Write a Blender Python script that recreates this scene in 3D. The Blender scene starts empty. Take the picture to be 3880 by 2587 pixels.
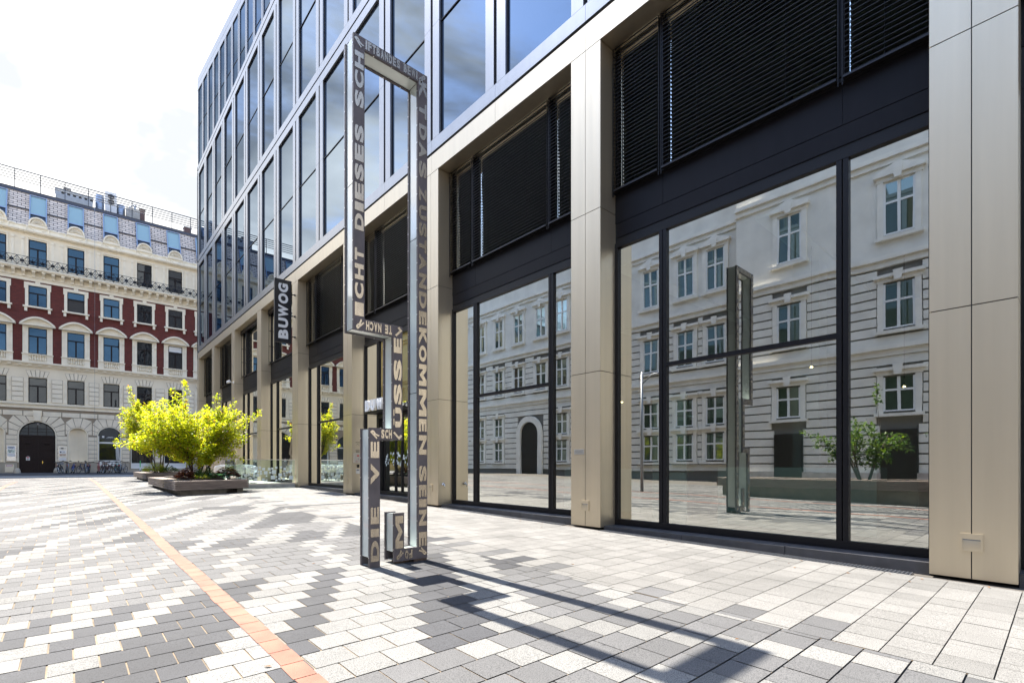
import bpy, math, random
from math import sin, cos, pi, radians, atan2, sqrt
from mathutils import Vector, Matrix, noise
random.seed(7)
SC = bpy.context.scene
COL = SC.collection

# ------------------------------------------------------------------ camera
TH = math.atan((1940 - 250) / 1880)
EYE = 1.30
cam = bpy.data.cameras.new('camera')
cam.lens = 36 * 1880 / 3880
cam.sensor_width = 36
cam.shift_y = 466.5 / 3880
cam.clip_start = 0.05
cam.clip_end = 3000
camo = bpy.data.objects.new('camera', cam)
camo.location = (-7.437, 0, EYE)
camo.rotation_euler = (pi / 2, 0, -TH)
COL.objects.link(camo)
SC.camera = camo

# ------------------------------------------------------------------ sky, sun, exposure
SUN_EL = radians(56.5)
SUN_AZ = radians(-2.1)          # from +Y towards +X
world = bpy.data.worlds.new('World')
SC.world = world
world.use_nodes = True
nt = world.node_tree
nt.nodes.clear()
N = nt.nodes.new
out = N('ShaderNodeOutputWorld')
bg = N('ShaderNodeBackground')
sky = N('ShaderNodeTexSky')
sky.sky_type = 'NISHITA'
sky.sun_disc = False
sky.sun_elevation = SUN_EL
sky.sun_rotation = SUN_AZ
sky.air_density = 1.0
sky.dust_density = 0.6
sky.ozone_density = 2.0
tc = N('ShaderNodeTexCoord')
sep = N('ShaderNodeSeparateXYZ')
nt.links.new(tc.outputs['Generated'], sep.inputs[0])
# clouds: thick bright veil towards the sun side (+Y), broken streaks elsewhere
mp = N('ShaderNodeMapping')
mp.inputs['Scale'].default_value = (1.4, 1.4, 3.6)
nt.links.new(tc.outputs['Generated'], mp.inputs[0])
ns = N('ShaderNodeTexNoise')
ns.inputs['Scale'].default_value = 2.2
ns.inputs['Detail'].default_value = 7
ns.inputs['Roughness'].default_value = 0.58
ns.inputs['Distortion'].default_value = 0.35
nt.links.new(mp.outputs[0], ns.inputs[0])
a1 = N('ShaderNodeMath'); a1.operation = 'MULTIPLY_ADD'; nt.links.new(sep.outputs['Z'], a1.inputs[0]); a1.inputs[1].default_value = -2.2; a1.inputs[2].default_value = 0.85
a2 = N('ShaderNodeMath'); a2.operation = 'SUBTRACT'; nt.links.new(a1.outputs[0], a2.inputs[0]); nt.links.new(sep.outputs['Y'], a2.inputs[1])   # bright low haze behind the camera, added to fill the shaded house
ay = N('ShaderNodeMath'); ay.operation = 'MAXIMUM'; nt.links.new(sep.outputs['Y'], ay.inputs[0]); nt.links.new(a2.outputs[0], ay.inputs[1])
m1 = N('ShaderNodeMath'); m1.operation = 'MULTIPLY_ADD'      # y*0.62 + noise
nt.links.new(ay.outputs[0], m1.inputs[0]); m1.inputs[1].default_value = 1.0
nt.links.new(ns.outputs['Fac'], m1.inputs[2])
m2 = N('ShaderNodeMapRange')
m2.interpolation_type = 'SMOOTHSTEP'
nt.links.new(m1.outputs[0], m2.inputs['Value'])
m2.inputs['From Min'].default_value = 1.0
m2.inputs['From Max'].default_value = 1.30
m2.inputs['To Min'].default_value = 0.09
mix = N('ShaderNodeMix'); mix.data_type = 'RGBA'
nt.links.new(m2.outputs[0], mix.inputs['Factor'])
nt.links.new(sky.outputs[0], mix.inputs['A'])
# cloud colour: bright white with greyer, thinner patches
nc = N('ShaderNodeTexNoise'); nc.inputs['Scale'].default_value = 1.7; nc.inputs['Detail'].default_value = 5; nc.inputs['Roughness'].default_value = 0.55; nc.inputs['Distortion'].default_value = 0.5
mpc = N('ShaderNodeMapping'); mpc.inputs['Scale'].default_value = (1.0, 1.0, 2.6); mpc.inputs['Location'].default_value = (3.1, 0.4, 1.7)
nt.links.new(tc.outputs['Generated'], mpc.inputs[0]); nt.links.new(mpc.outputs[0], nc.inputs[0])
rc = N('ShaderNodeValToRGB')
rc.color_ramp.elements[0].position = 0.44; rc.color_ramp.elements[0].color = (1.26, 1.31, 1.38, 1)
rc.color_ramp.elements[1].position = 0.70; rc.color_ramp.elements[1].color = (5.0, 4.8, 4.45, 1)
nt.links.new(nc.outputs['Fac'], rc.inputs[0])
nt.links.new(rc.outputs['Color'], mix.inputs['B'])
nt.links.new(mix.outputs['Result'], bg.inputs['Color'])
bg.inputs['Strength'].default_value = 0.14
nt.links.new(bg.outputs[0], out.inputs[0])

sd = bpy.data.lights.new('sun', 'SUN')
sd.energy = 3.2
sd.angle = radians(0.53)
sd.color = (1.0, 0.94, 0.85)
so = bpy.data.objects.new('sun', sd)
sv = Vector((sin(SUN_AZ) * cos(SUN_EL), cos(SUN_AZ) * cos(SUN_EL), sin(SUN_EL)))
so.rotation_euler = sv.to_track_quat('Z', 'Y').to_euler()
so.location = (-7, 30, 60)
COL.objects.link(so)

SC.view_settings.view_transform = 'Standard'
SC.view_settings.look = 'None'
SC.view_settings.gamma = 1
SC.view_settings.exposure = 2.42
SC.cycles.max_bounces = 8
SC.cycles.diffuse_bounces = 3
SC.cycles.glossy_bounces = 4
SC.cycles.transmission_bounces = 6
SC.cycles.transparent_max_bounces = 10
SC.cycles.caustics_reflective = False
SC.cycles.caustics_refractive = False
SC.cycles.sample_clamp_indirect = 6
SC.cycles.use_denoising = True


# ------------------------------------------------------------------ helpers
def g(y):
    if y < 30: return 0.0152 * y
    if y < 54: return 0.456
    return 0.456 + min(0.15, (y - 54) / 4 * 0.15)


OFF = {}


class MB:
    def __init__(s):
        s.v = []; s.f = []; s.m = []

    def quad(s, a, b, c, d, m=0):
        n = len(s.v); s.v += [tuple(a), tuple(b), tuple(c), tuple(d)]
        s.f.append((n, n + 1, n + 2, n + 3)); s.m.append(m)

    def poly(s, pts, m=0):
        n = len(s.v); s.v += [tuple(p) for p in pts]
        s.f.append(tuple(range(n, n + len(pts)))); s.m.append(m)

    def box(s, x0, x1, y0, y1, z0, z1, m=0, M=None):
        n = len(s.v)
        p = [(x0, y0, z0), (x1, y0, z0), (x1, y1, z0), (x0, y1, z0),
             (x0, y0, z1), (x1, y0, z1), (x1, y1, z1), (x0, y1, z1)]
        if M is not None: p = [tuple(M @ Vector(q)) for q in p]
        s.v += p
        for f in ((0, 3, 2, 1), (4, 5, 6, 7), (0, 1, 5, 4), (1, 2, 6, 5), (2, 3, 7, 6), (3, 0, 4, 7)):
            s.f.append(tuple(n + i for i in f)); s.m.append(m)

    def prism(s, pts, axis, a, b, m=0):
        """extrude a 2D polygon along axis; pts are the other two coordinates in xyz order"""
        def mk(p, t):
            if axis == 'y': return (p[0], t, p[1])
            if axis == 'x': return (t, p[0], p[1])
            return (p[0], p[1], t)
        n = len(s.v); k = len(pts)
        s.v += [mk(p, a) for p in pts] + [mk(p, b) for p in pts]
        s.f.append(tuple(range(n, n + k))); s.m.append(m)
        s.f.append(tuple(range(n + 2 * k - 1, n + k - 1, -1))); s.m.append(m)
        for i in range(k):
            j = (i + 1) % k
            s.f.append((n + i, n + k + i, n + k + j, n + j)); s.m.append(m)

    def tube(s, pts, r, n=8, m=0, close=False, caps=True):
        pts = [Vector(p) for p in pts]
        rr = r if isinstance(r, (list, tuple)) else [r] * len(pts)
        base = len(s.v); k = len(pts)
        up = None
        for i, p in enumerate(pts):
            if close: d = pts[(i + 1) % k] - pts[i - 1]
            else: d = pts[min(i + 1, k - 1)] - pts[max(i - 1, 0)]
            if d.length < 1e-9: d = Vector((0, 0, 1))
            d.normalize()
            if up is None:
                up = Vector((0, 0, 1)) if abs(d.z) < .9 else Vector((1, 0, 0))
            a = d.cross(up)
            if a.length < 1e-6: a = d.cross(Vector((0.3, 1, 0.2)))
            a.normalize(); b = a.cross(d).normalized(); up = b
            for j in range(n):
                t = 2 * pi * j / n
                s.v.append(tuple(p + (a * cos(t) + b * sin(t)) * rr[i]))
        for i in range(k if close else k - 1):
            i2 = (i + 1) % k
            for j in range(n):
                j2 = (j + 1) % n
                s.f.append((base + i * n + j, base + i * n + j2, base + i2 * n + j2, base + i2 * n + j)); s.m.append(m)
        if caps and not close:
            s.f.append(tuple(base + j for j in range(n))[::-1]); s.m.append(m)
            s.f.append(tuple(base + (k - 1) * n + j for j in range(n))); s.m.append(m)

    def lathe(s, prof, c=(0, 0, 0), n=16, m=0):
        base = len(s.v); k = len(prof)
        for r, z in prof:
            for j in range(n):
                t = 2 * pi * j / n
                s.v.append((c[0] + r * cos(t), c[1] + r * sin(t), c[2] + z))
        for i in range(k - 1):
            for j in range(n):
                j2 = (j + 1) % n
                s.f.append((base + i * n + j, base + i * n + j2, base + (i + 1) * n + j2, base + (i + 1) * n + j)); s.m.append(m)

    def add(s, verts, faces, m=0, M=None):
        n = len(s.v)
        s.v += [tuple(M @ Vector(p)) if M is not None else tuple(p) for p in verts]
        for f in faces:
            s.f.append(tuple(n + i for i in f)); s.m.append(m)

    def build(s, name, mats, parent=None, smooth=False, bevel=0):
        me = bpy.data.meshes.new(name)
        o = OFF[parent.name] if parent else Vector((0, 0, 0))
        me.from_pydata([(a - o.x, b - o.y, c - o.z) for a, b, c in s.v], [], s.f)
        if not isinstance(mats, (list, tuple)): mats = [mats]
        for mt in mats: me.materials.append(mt)
        if len(mats) > 1: me.polygons.foreach_set('material_index', s.m)
        if smooth: me.polygons.foreach_set('use_smooth', [True] * len(me.polygons))
        me.update()
        ob = bpy.data.objects.new(name, me)
        COL.objects.link(ob)
        if parent: ob.parent = parent
        OFF[ob.name] = o.copy()
        if bevel:
            b = ob.modifiers.new('bevel', 'BEVEL'); b.width = bevel; b.segments = 2; b.limit_method = 'ANGLE'
        return ob


def empty(name, loc, label, cat, group=None, rz=0):
    o = bpy.data.objects.new(name, None)
    o.empty_display_size = .2
    o.location = loc; o.rotation_euler = (0, 0, rz)
    COL.objects.link(o)
    o['label'] = label; o['category'] = cat
    if group: o['group'] = group
    OFF[o.name] = Vector(loc) if rz == 0 else Vector((0, 0, 0))
    return o


def tag(o, label, cat, group=None):
    o['label'] = label; o['category'] = cat
    if group: o['group'] = group
    return o


def struct(o):
    o['kind'] = 'structure'
    return o


def copy_tree(o, parent=None):
    c = o.copy(); COL.objects.link(c)
    if parent: c.parent = parent
    OFF[c.name] = OFF.get(o.name, Vector((0, 0, 0)))
    for ch in list(o.children): copy_tree(ch, c)
    return c


# ------------------------------------------------------------------ materials
MATS = {}


def mat(name, col, rough=.6, metal=0, spec=.5, bump=0, bscale=30, var=0, vscale=4, stretch=(1, 1, 1), coat=0, detail=4):
    m = bpy.data.materials.new(name); m.use_nodes = True
    t = m.node_tree; b = t.nodes['Principled BSDF']
    b.inputs['Base Color'].default_value = (*col, 1)
    b.inputs['Roughness'].default_value = rough
    b.inputs['Metallic'].default_value = metal
    b.inputs['Specular IOR Level'].default_value = spec
    if coat: b.inputs['Coat Weight'].default_value = coat
    if bump or var:
        c = t.nodes.new('ShaderNodeTexCoord'); mp = t.nodes.new('ShaderNodeMapping')
        mp.inputs['Scale'].default_value = stretch
        t.links.new(c.outputs['Object'], mp.inputs[0])
    if bump:
        n = t.nodes.new('ShaderNodeTexNoise'); n.inputs['Scale'].default_value = bscale; n.inputs['Detail'].default_value = detail
        t.links.new(mp.outputs[0], n.inputs[0])
        bp = t.nodes.new('ShaderNodeBump'); bp.inputs['Strength'].default_value = bump; bp.inputs['Distance'].default_value = .02
        t.links.new(n.outputs['Fac'], bp.inputs['Height']); t.links.new(bp.outputs[0], b.inputs['Normal'])
    if var:
        n = t.nodes.new('ShaderNodeTexNoise'); n.inputs['Scale'].default_value = vscale; n.inputs['Detail'].default_value = 6
        t.links.new(mp.outputs[0], n.inputs[0])
        r = t.nodes.new('ShaderNodeMapRange')
        r.inputs['From Min'].default_value = .3; r.inputs['From Max'].default_value = .7
        r.inputs['To Min'].default_value = 1 - var; r.inputs['To Max'].default_value = 1 + var
        t.links.new(n.outputs['Fac'], r.inputs['Value'])
        mx = t.nodes.new('ShaderNodeMix'); mx.data_type = 'RGBA'; mx.blend_type = 'MULTIPLY'; mx.inputs['Factor'].default_value = 1
        mx.inputs['A'].default_value = (*col, 1)
        t.links.new(r.outputs[0], mx.inputs['B']); t.links.new(mx.outputs['Result'], b.inputs['Base Color'])
    MATS[name] = m
    return m


def glass(name, tint, lo, hi, refl=(1, 1, 1), wave=0, under=None, wscale=.8, blend=.5):
    """see-through (or dark-backed) pane: mirror share grows from lo (square on) to hi (grazing)"""
    m = bpy.data.materials.new(name); m.use_nodes = True
    t = m.node_tree; t.nodes.clear()
    o = t.nodes.new('ShaderNodeOutputMaterial')
    gl = t.nodes.new('ShaderNodeBsdfGlossy'); gl.inputs['Roughness'].default_value = 0.0; gl.inputs['Color'].default_value = (*refl, 1)
    if under:
        tr = t.nodes.new('ShaderNodeBsdfDiffuse'); tr.inputs['Color'].default_value = (*under, 1)
    else:
        tr = t.nodes.new('ShaderNodeBsdfTransparent'); tr.inputs['Color'].default_value = (*tint, 1)
    lw = t.nodes.new('ShaderNodeLayerWeight'); lw.inputs['Blend'].default_value = blend
    mr = t.nodes.new('ShaderNodeMapRange'); mr.inputs['To Min'].default_value = lo; mr.inputs['To Max'].default_value = hi
    t.links.new(lw.outputs['Facing'], mr.inputs['Value'])
    mx = t.nodes.new('ShaderNodeMixShader')
    t.links.new(mr.outputs[0], mx.inputs[0]); t.links.new(tr.outputs[0], mx.inputs[1]); t.links.new(gl.outputs[0], mx.inputs[2])
    t.links.new(mx.outputs[0], o.inputs[0])
    if wave:
        c = t.nodes.new('ShaderNodeTexCoord'); n = t.nodes.new('ShaderNodeTexNoise'); n.inputs['Scale'].default_value = wscale; n.inputs['Detail'].default_value = 1
        t.links.new(c.outputs['Object'], n.inputs[0])
        bp = t.nodes.new('ShaderNodeBump'); bp.inputs['Strength'].default_value = wave; bp.inputs['Distance'].default_value = .05
        t.links.new(n.outputs['Fac'], bp.inputs['Height']); t.links.new(bp.outputs[0], gl.inputs['Normal'])
    MATS[name] = m
    return m


def emis(name, col, s):
    m = bpy.data.materials.new(name); m.use_nodes = True
    b = m.node_tree.nodes['Principled BSDF']
    b.inputs['Base Color'].default_value = (*col, 1)
    b.inputs['Emission Color'].default_value = (*col, 1); b.inputs['Emission Strength'].default_value = s
    return m


def brick_mat(name, c1, c2, cm, bw, bh, mortar=.012, rough=.8, bump=.4, metal=0, off=.5, swap=False, spec=.5):
    m = bpy.data.materials.new(name); m.use_nodes = True
    t = m.node_tree; b = t.nodes['Principled BSDF']
    c = t.nodes.new('ShaderNodeTexCoord'); sp = t.nodes.new('ShaderNodeSeparateXYZ'); cb = t.nodes.new('ShaderNodeCombineXYZ')
    t.links.new(c.outputs['Object'], sp.inputs[0])
    ad = t.nodes.new('ShaderNodeMath'); ad.operation = 'ADD'
    t.links.new(sp.outputs['X'], ad.inputs[0]); t.links.new(sp.outputs['Y'], ad.inputs[1])
    t.links.new((sp.outputs['X'] if swap else ad.outputs[0]), cb.inputs['X']); t.links.new(sp.outputs['Z'], cb.inputs['Y'])
    br = t.nodes.new('ShaderNodeTexBrick')
    br.inputs['Color1'].default_value = (*c1, 1); br.inputs['Color2'].default_value = (*c2, 1); br.inputs['Mortar'].default_value = (*cm, 1)
    br.inputs['Scale'].default_value = 1; br.inputs['Mortar Size'].default_value = mortar
    br.inputs['Brick Width'].default_value = bw; br.inputs['Row Height'].default_value = bh; br.offset = off
    t.links.new(cb.outputs[0], br.inputs['Vector'])
    t.links.new(br.outputs['Color'], b.inputs['Base Color'])
    bp = t.nodes.new('ShaderNodeBump'); bp.inputs['Strength'].default_value = bump; bp.inputs['Distance'].default_value = .02; bp.invert = True
    t.links.new(br.outputs['Fac'], bp.inputs['Height']); t.links.new(bp.outputs[0], b.inputs['Normal'])
    b.inputs['Roughness'].default_value = rough; b.inputs['Metallic'].default_value = metal
    b.inputs['Specular IOR Level'].default_value = spec
    MATS[name] = m
    return m


def granite(name, col, speck, sp_col, sscale=260):
    m = bpy.data.materials.new(name); m.use_nodes = True
    t = m.node_tree; b = t.nodes['Principled BSDF']; b.inputs['Roughness'].default_value = .78
    b.inputs['Specular IOR Level'].default_value = .3
    c = t.nodes.new('ShaderNodeTexCoord')
    n = t.nodes.new('ShaderNodeTexNoise'); n.inputs['Scale'].default_value = sscale; n.inputs['Detail'].default_value = 2
    t.links.new(c.outputs['Object'], n.inputs[0])
    r = t.nodes.new('ShaderNodeValToRGB')
    r.color_ramp.elements[0].position = speck; r.color_ramp.elements[0].color = (*sp_col, 1)
    r.color_ramp.elements[1].position = speck + .1; r.color_ramp.elements[1].color = (*col, 1)
    t.links.new(n.outputs['Fac'], r.inputs[0])
    n2 = t.nodes.new('ShaderNodeTexNoise'); n2.inputs['Scale'].default_value = 1.3; n2.inputs['Detail'].default_value = 8; n2.inputs['Roughness'].default_value = .7
    t.links.new(c.outputs['Object'], n2.inputs[0])
    at = t.nodes.new('ShaderNodeAttribute'); at.attribute_name = 'tone'
    mr = t.nodes.new('ShaderNodeMapRange'); mr.inputs['From Min'].default_value = .25; mr.inputs['From Max'].default_value = .75
    mr.inputs['To Min'].default_value = .86; mr.inputs['To Max'].default_value = 1.10
    t.links.new(n2.outputs['Fac'], mr.inputs['Value'])
    mu = t.nodes.new('ShaderNodeMath'); mu.operation = 'MULTIPLY'
    t.links.new(mr.outputs[0], mu.inputs[0]); t.links.new(at.outputs['Fac'], mu.inputs[1])
    mx = t.nodes.new('ShaderNodeMix'); mx.data_type = 'RGBA'; mx.blend_type = 'MULTIPLY'; mx.inputs['Factor'].default_value = 1
    t.links.new(r.outputs[0], mx.inputs['A']); t.links.new(mu.outputs[0], mx.inputs['B'])
    t.links.new(mx.outputs['Result'], b.inputs['Base Color'])
    vo = t.nodes.new('ShaderNodeTexVoronoi'); vo.inputs['Scale'].default_value = 1.7; t.links.new(c.outputs['Object'], vo.inputs['Vector'])
    vr = t.nodes.new('ShaderNodeMapRange'); vr.inputs['From Min'].default_value = .020; vr.inputs['From Max'].default_value = .034; vr.inputs['To Min'].default_value = .62
    t.links.new(vo.outputs['Distance'], vr.inputs['Value'])      # trodden-in spots
    n3 = t.nodes.new('ShaderNodeTexNoise'); n3.inputs['Scale'].default_value = .35; n3.inputs['Detail'].default_value = 6; n3.inputs['Roughness'].default_value = .65; n3.inputs['Distortion'].default_value = .8
    t.links.new(c.outputs['Object'], n3.inputs[0])
    sr = t.nodes.new('ShaderNodeMapRange'); sr.inputs['From Min'].default_value = .30; sr.inputs['From Max'].default_value = .55; sr.inputs['To Min'].default_value = .76
    t.links.new(n3.outputs['Fac'], sr.inputs['Value'])           # worn, soiled patches
    ml = t.nodes.new('ShaderNodeMath'); ml.operation = 'MULTIPLY'; t.links.new(vr.outputs[0], ml.inputs[0]); t.links.new(sr.outputs[0], ml.inputs[1])
    mk = t.nodes.new('ShaderNodeMath'); mk.operation = 'MULTIPLY'; t.links.new(mu.outputs[0], mk.inputs[0]); t.links.new(ml.outputs[0], mk.inputs[1])
    t.links.new(mk.outputs[0], mx.inputs['B'])
    bp = t.nodes.new('ShaderNodeBump'); bp.inputs['Strength'].default_value = .25; bp.inputs['Distance'].default_value = .004
    t.links.new(n.outputs['Fac'], bp.inputs['Height']); t.links.new(bp.outputs[0], b.inputs['Normal'])
    MATS[name] = m
    return m


def leaf_mat(name, cols, trans, tw=.55):
    m = bpy.data.materials.new(name); m.use_nodes = True
    t = m.node_tree; t.nodes.clear()
    o = t.nodes.new('ShaderNodeOutputMaterial')
    at = t.nodes.new('ShaderNodeAttribute'); at.attribute_name = 'tone'
    r = t.nodes.new('ShaderNodeValToRGB'); r2 = t.nodes.new('ShaderNodeValToRGB')
    for ramp, cc in ((r, cols), (r2, trans)):
        e = ramp.color_ramp.elements
        while len(e) < len(cc): e.new(.5)
        for i, (p, c) in enumerate(cc):
            e[i].position = p; e[i].color = (*c, 1)
        t.links.new(at.outputs['Fac'], ramp.inputs[0])
    d = t.nodes.new('ShaderNodeBsdfPrincipled'); d.inputs['Roughness'].default_value = .45; d.inputs['Specular IOR Level'].default_value = .35
    t.links.new(r.outputs[0], d.inputs['Base Color'])
    tr = t.nodes.new('ShaderNodeBsdfTranslucent'); t.links.new(r2.outputs[0], tr.inputs[0])
    mx = t.nodes.new('ShaderNodeMixShader'); mx.inputs[0].default_value = tw
    t.links.new(d.outputs[0], mx.inputs[1]); t.links.new(tr.outputs[0], mx.inputs[2]); t.links.new(mx.outputs[0], o.inputs[0])
    return m


# modern building
ALU = mat('champagne_aluminium', (.58, .50, .375), rough=.42, metal=.9, bump=.02, bscale=3, var=.045, vscale=1.6, stretch=(4, 4, .2))
ALU2 = mat('silver_aluminium', (.30, .305, .32), rough=.36, metal=.85, var=.04, vscale=2, stretch=(3, 3, .5))
BLACK = mat('anthracite_metal', (.007, .0065, .008), spec=.24, rough=.45, metal=0, var=.12, vscale=3)
BLACKP = mat('anthracite_panel', (.005, .0042, .006), spec=.16, rough=.5, metal=0, var=.2, vscale=2.5, stretch=(3, 3, .7))
SLAT = mat('blind_slat', (.022, .020, .022), rough=.35, metal=.6)
GROOVE = mat('groove_dark', (.03, .028, .026), rough=.6)
SHOP = glass('shop_glass', (.74, .90, .80), .52, .98, (1.0, 1.0, .94), wave=.018, wscale=.9)
CURT = glass('coated_glass', (0, 0, 0), .42, 1.0, (.235, .285, .345), wave=.012, under=(.012, .024, .05), wscale=.7)
CURT2 = glass('coated_glass_dark', (0, 0, 0), .38, .72, (.15, .205, .28), wave=.012, under=(.012, .025, .05), wscale=.7)
INT_W = mat('interior_wall', (.40, .44, .41), rough=.8)
INT_F = mat('interior_floor', (.14, .14, .14), rough=.4)
INT_C = mat('interior_white', (.62, .72, .66), rough=.6)
STONE_D = mat('dark_granite_step', (.045, .045, .05), rough=.5, bump=.15, bscale=180, var=.25, vscale=6)
STEEL = mat('brushed_steel', (.62, .61, .60), rough=.28, metal=1)
GREYM = mat('grey_metal', (.28, .29, .31), rough=.4, metal=.8)
WHITE = mat('white_paint', (.78, .78, .77), rough=.5)
WHITE_S = mat('white_plastic', (.8, .8, .79), rough=.35)
RED = mat('red_print', (.6, .03, .04), rough=.5)
INK = mat('dark_print', (.03, .03, .035), rough=.6)
FROST = mat('frosted_film', (.82, .90, .87), rough=.7)
RAILG = glass('railing_glass', (.86, .95, .92), .06, .6, (1, 1, 1))
CONC = mat('light_concrete', (.46, .44, .40), rough=.85, bump=.25, bscale=60, var=.18, vscale=5)
CONC2 = mat('plinth_concrete', (.20, .185, .155), rough=.9, bump=.3, bscale=40, var=.3, vscale=4)
# key sculpture
IRON = mat('patinated_steel', (.092, .080, .086), rough=.55, metal=.25, var=.22, vscale=5, bump=.05, bscale=40)
RUST = mat('rusted_steel', (.085, .055, .04), rough=.7, metal=.3, var=.55, vscale=14, bump=.3, bscale=60)
LETTER = mat('polished_letters', (.46, .395, .315), rough=.26, metal=.95, var=.10, vscale=9, stretch=(3, 1, .6))
MILK = mat('milk_glass', (.60, .66, .63), rough=.10, spec=.7, coat=.6, var=.05, vscale=2)
# paving
P_D = granite('paver_dark', (.054, .055, .059), .40, (.030, .030, .033), 150)
P_M = granite('paver_mid', (.122, .120, .119), .42, (.070, .070, .070), 150)
P_W = granite('paver_white', (.212, .207, .194), .42, (.105, .105, .100), 150)
P_L = granite('paver_light', (.212, .206, .192), .42, (.120, .116, .108), 150)
SAND = mat('joint_sand', (.20, .155, .105), rough=1, var=.35, vscale=6)
JOINT = mat('joint_dark', (.085, .075, .064), rough=1, var=.3, vscale=5)
ORANGE = mat('orange_paint', (.245, .098, .062), rough=.8, bump=.25, bscale=150, var=.22, vscale=5, detail=8)
ASPH = mat('street_asphalt', (.075, .075, .078), rough=.9, bump=.2, bscale=80, var=.2, vscale=2)
SIDEW = mat('pavement_slabs', (.22, .22, .215), rough=.85, var=.15, vscale=3)
# old building
CREAM = mat('cream_render', (.90, .79, .60), rough=.85, bump=.12, bscale=25, var=.09, vscale=.7)
CREAM2 = mat('ornament_cream', (.91, .81, .63), rough=.85, var=.06, vscale=2)
ROUGHC = mat('rusticated_render', (.87, .77, .60), rough=.95, bump=1.0, bscale=11, var=.08, vscale=2, detail=8)
PLINTH = mat('plinth_render', (.48, .42, .33), rough=.9, bump=.2, bscale=20, var=.14, vscale=1.5)
JOINT_SHADE = mat('joint_and_shadow_tan', (.34, .275, .20), rough=.95)  # tan of the rustication joints, also painted shadow lines round the first-floor panels
BRICK = brick_mat('red_brick', (.17, .030, .020), (.115, .021, .015), (.085, .030, .024), .25, .078, mortar=.010)
SLATE = brick_mat('slate_shingles', (.78, .66, .55), (.60, .51, .43), (.07, .065, .07), .50, .21, mortar=.020, rough=.62, bump=1.0, spec=.3, swap=True)
SLATE_P = mat('slate_dark', (.05, .05, .06), rough=.5)
WFRAME = mat('window_wood_dark', (.008, .004, .005), spec=.2, rough=.5)
PANE = glass('old_window_glass', (0, 0, 0), .50, 1, (.05, .115, .215), wave=.05, under=(.02, .022, .03), wscale=1.6)
PANE_D = glass('old_window_dark', (0, 0, 0), .22, .9, (.17, .19, .21), wave=.08, under=(.02, .02, .022), wscale=1.6)
ROOFGL = glass('rooflight_glass', (0, 0, 0), .12, .6, (.42, .50, .50), under=(.30, .42, .42))
DOORW = mat('door_wood', (.014, .006, .006), spec=.25, rough=.5, var=.2, vscale=6)
BRASS = mat('brass', (.75, .5, .12), rough=.25, metal=1)
WROUGHT = mat('wrought_iron', (.015, .018, .026), rough=.5, spec=.3)
ZINC = mat('zinc_sheet', (.30, .34, .40), rough=.35, metal=.8)
# street things
WOOD = mat('weathered_wood', (.22, .175, .145), rough=.8, bump=.35, bscale=14, var=.28, vscale=7, stretch=(.4, .4, 6))
SOIL = mat('soil', (.035, .025, .018), rough=1, bump=.6, bscale=30)
BARK = mat('bark', (.075, .055, .042), rough=.9, bump=.5, bscale=40, var=.2, vscale=12)
CLOTH = mat('parasol_cloth', (.42, .36, .30), rough=.9, var=.1, vscale=5)
RUBBER = mat('rubber', (.015, .015, .016), rough=.7)
CHROME = mat('chrome', (.65, .66, .68), rough=.2, metal=1)
RUNNER = mat('saddle_black', (.02, .02, .02), rough=.5)

# ------------------------------------------------------------------ ground
def set_tone(ob, vals, domain='FACE'):
    a = ob.data.attributes.new('tone', 'FLOAT', domain)
    a.data.foreach_set('value', vals)


YS = [-400, -120, -40, -10, 0, 10, 20, 30, 40, 54, 55, 56, 57, 58, 62, 120, 600]
b = MB()
XS = [-600, -120, -40, -22, 0, 40, 120, 600]
for i in range(len(YS) - 1):
    for j in range(len(XS) - 1):
        p = [(XS[j], YS[i]), (XS[j + 1], YS[i]), (XS[j + 1], YS[i + 1]), (XS[j], YS[i + 1])]
        b.quad(*[(x, y, g(max(y, -12)) - .016) for x, y in p])
struct(b.build('ground', JOINT))

# courses of pavers: every stone its own face, joints are real gaps over the bed
rp = random.Random(3)


def hsh(*a):
    return random.Random(hash(a) & 0xffffffff).random()


pv = MB(); tones = []


def stone(x0, x1, y0, y1, m, gx=.009, gy=.011):
    if x1 - x0 < .03: return
    pv.quad((x0 - gx * .6, y0 + gy * .5, g(y0) - .005), (x0 + gx * .6, y0 + gy * .5, g(y0) - .005), (x0 + gx * .6, y1 - gy * .5, g(y1) - .005), (x0 - gx * .6, y1 - gy * .5, g(y1) - .005), 4); tones.append(1)
    x0 += gx * .5; x1 -= gx * .5; y0 += gy * .5; y1 -= gy * .5
    t = rp.uniform(-.0012, .0012)
    pv.quad((x0, y0, g(y0) + t), (x1, y0, g(y0) + t), (x1, y1, g(y1) + t), (x0, y1, g(y1) + t), m)
    tones.append(rp.uniform(.86, 1.10))


RUNS = {}


def runs(seed, bl, base):
    """sequence of stones along a course: alternating runs of white and of the block's darker tone"""
    if (seed, bl) not in RUNS:
        r = random.Random(seed * 1000 + bl); q = []; t = r.random() < .5
        while len(q) < 420:
            n = r.choice((1, 1, 2, 2)) if t else r.choice((1, 2, 2, 3) if base == 0 else (2, 2, 3, 3, 4))
            c = 2 if t else base
            if not t and r.random() < .18: c = 1 - base
            q += [c] * n; t = not t
        RUNS[(seed, bl)] = q
    return RUNS[(seed, bl)]


HANDL = {-6: 2, -4: 2, -2: 2, 0: 2, 4: 2, 5: 2, 8: 2}
HANDM = {-4: 2, -3: 2, -1: 2, 0: 2, 1: 2, 4: 2, 5: 2, 9: 2, 10: 2}


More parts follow.
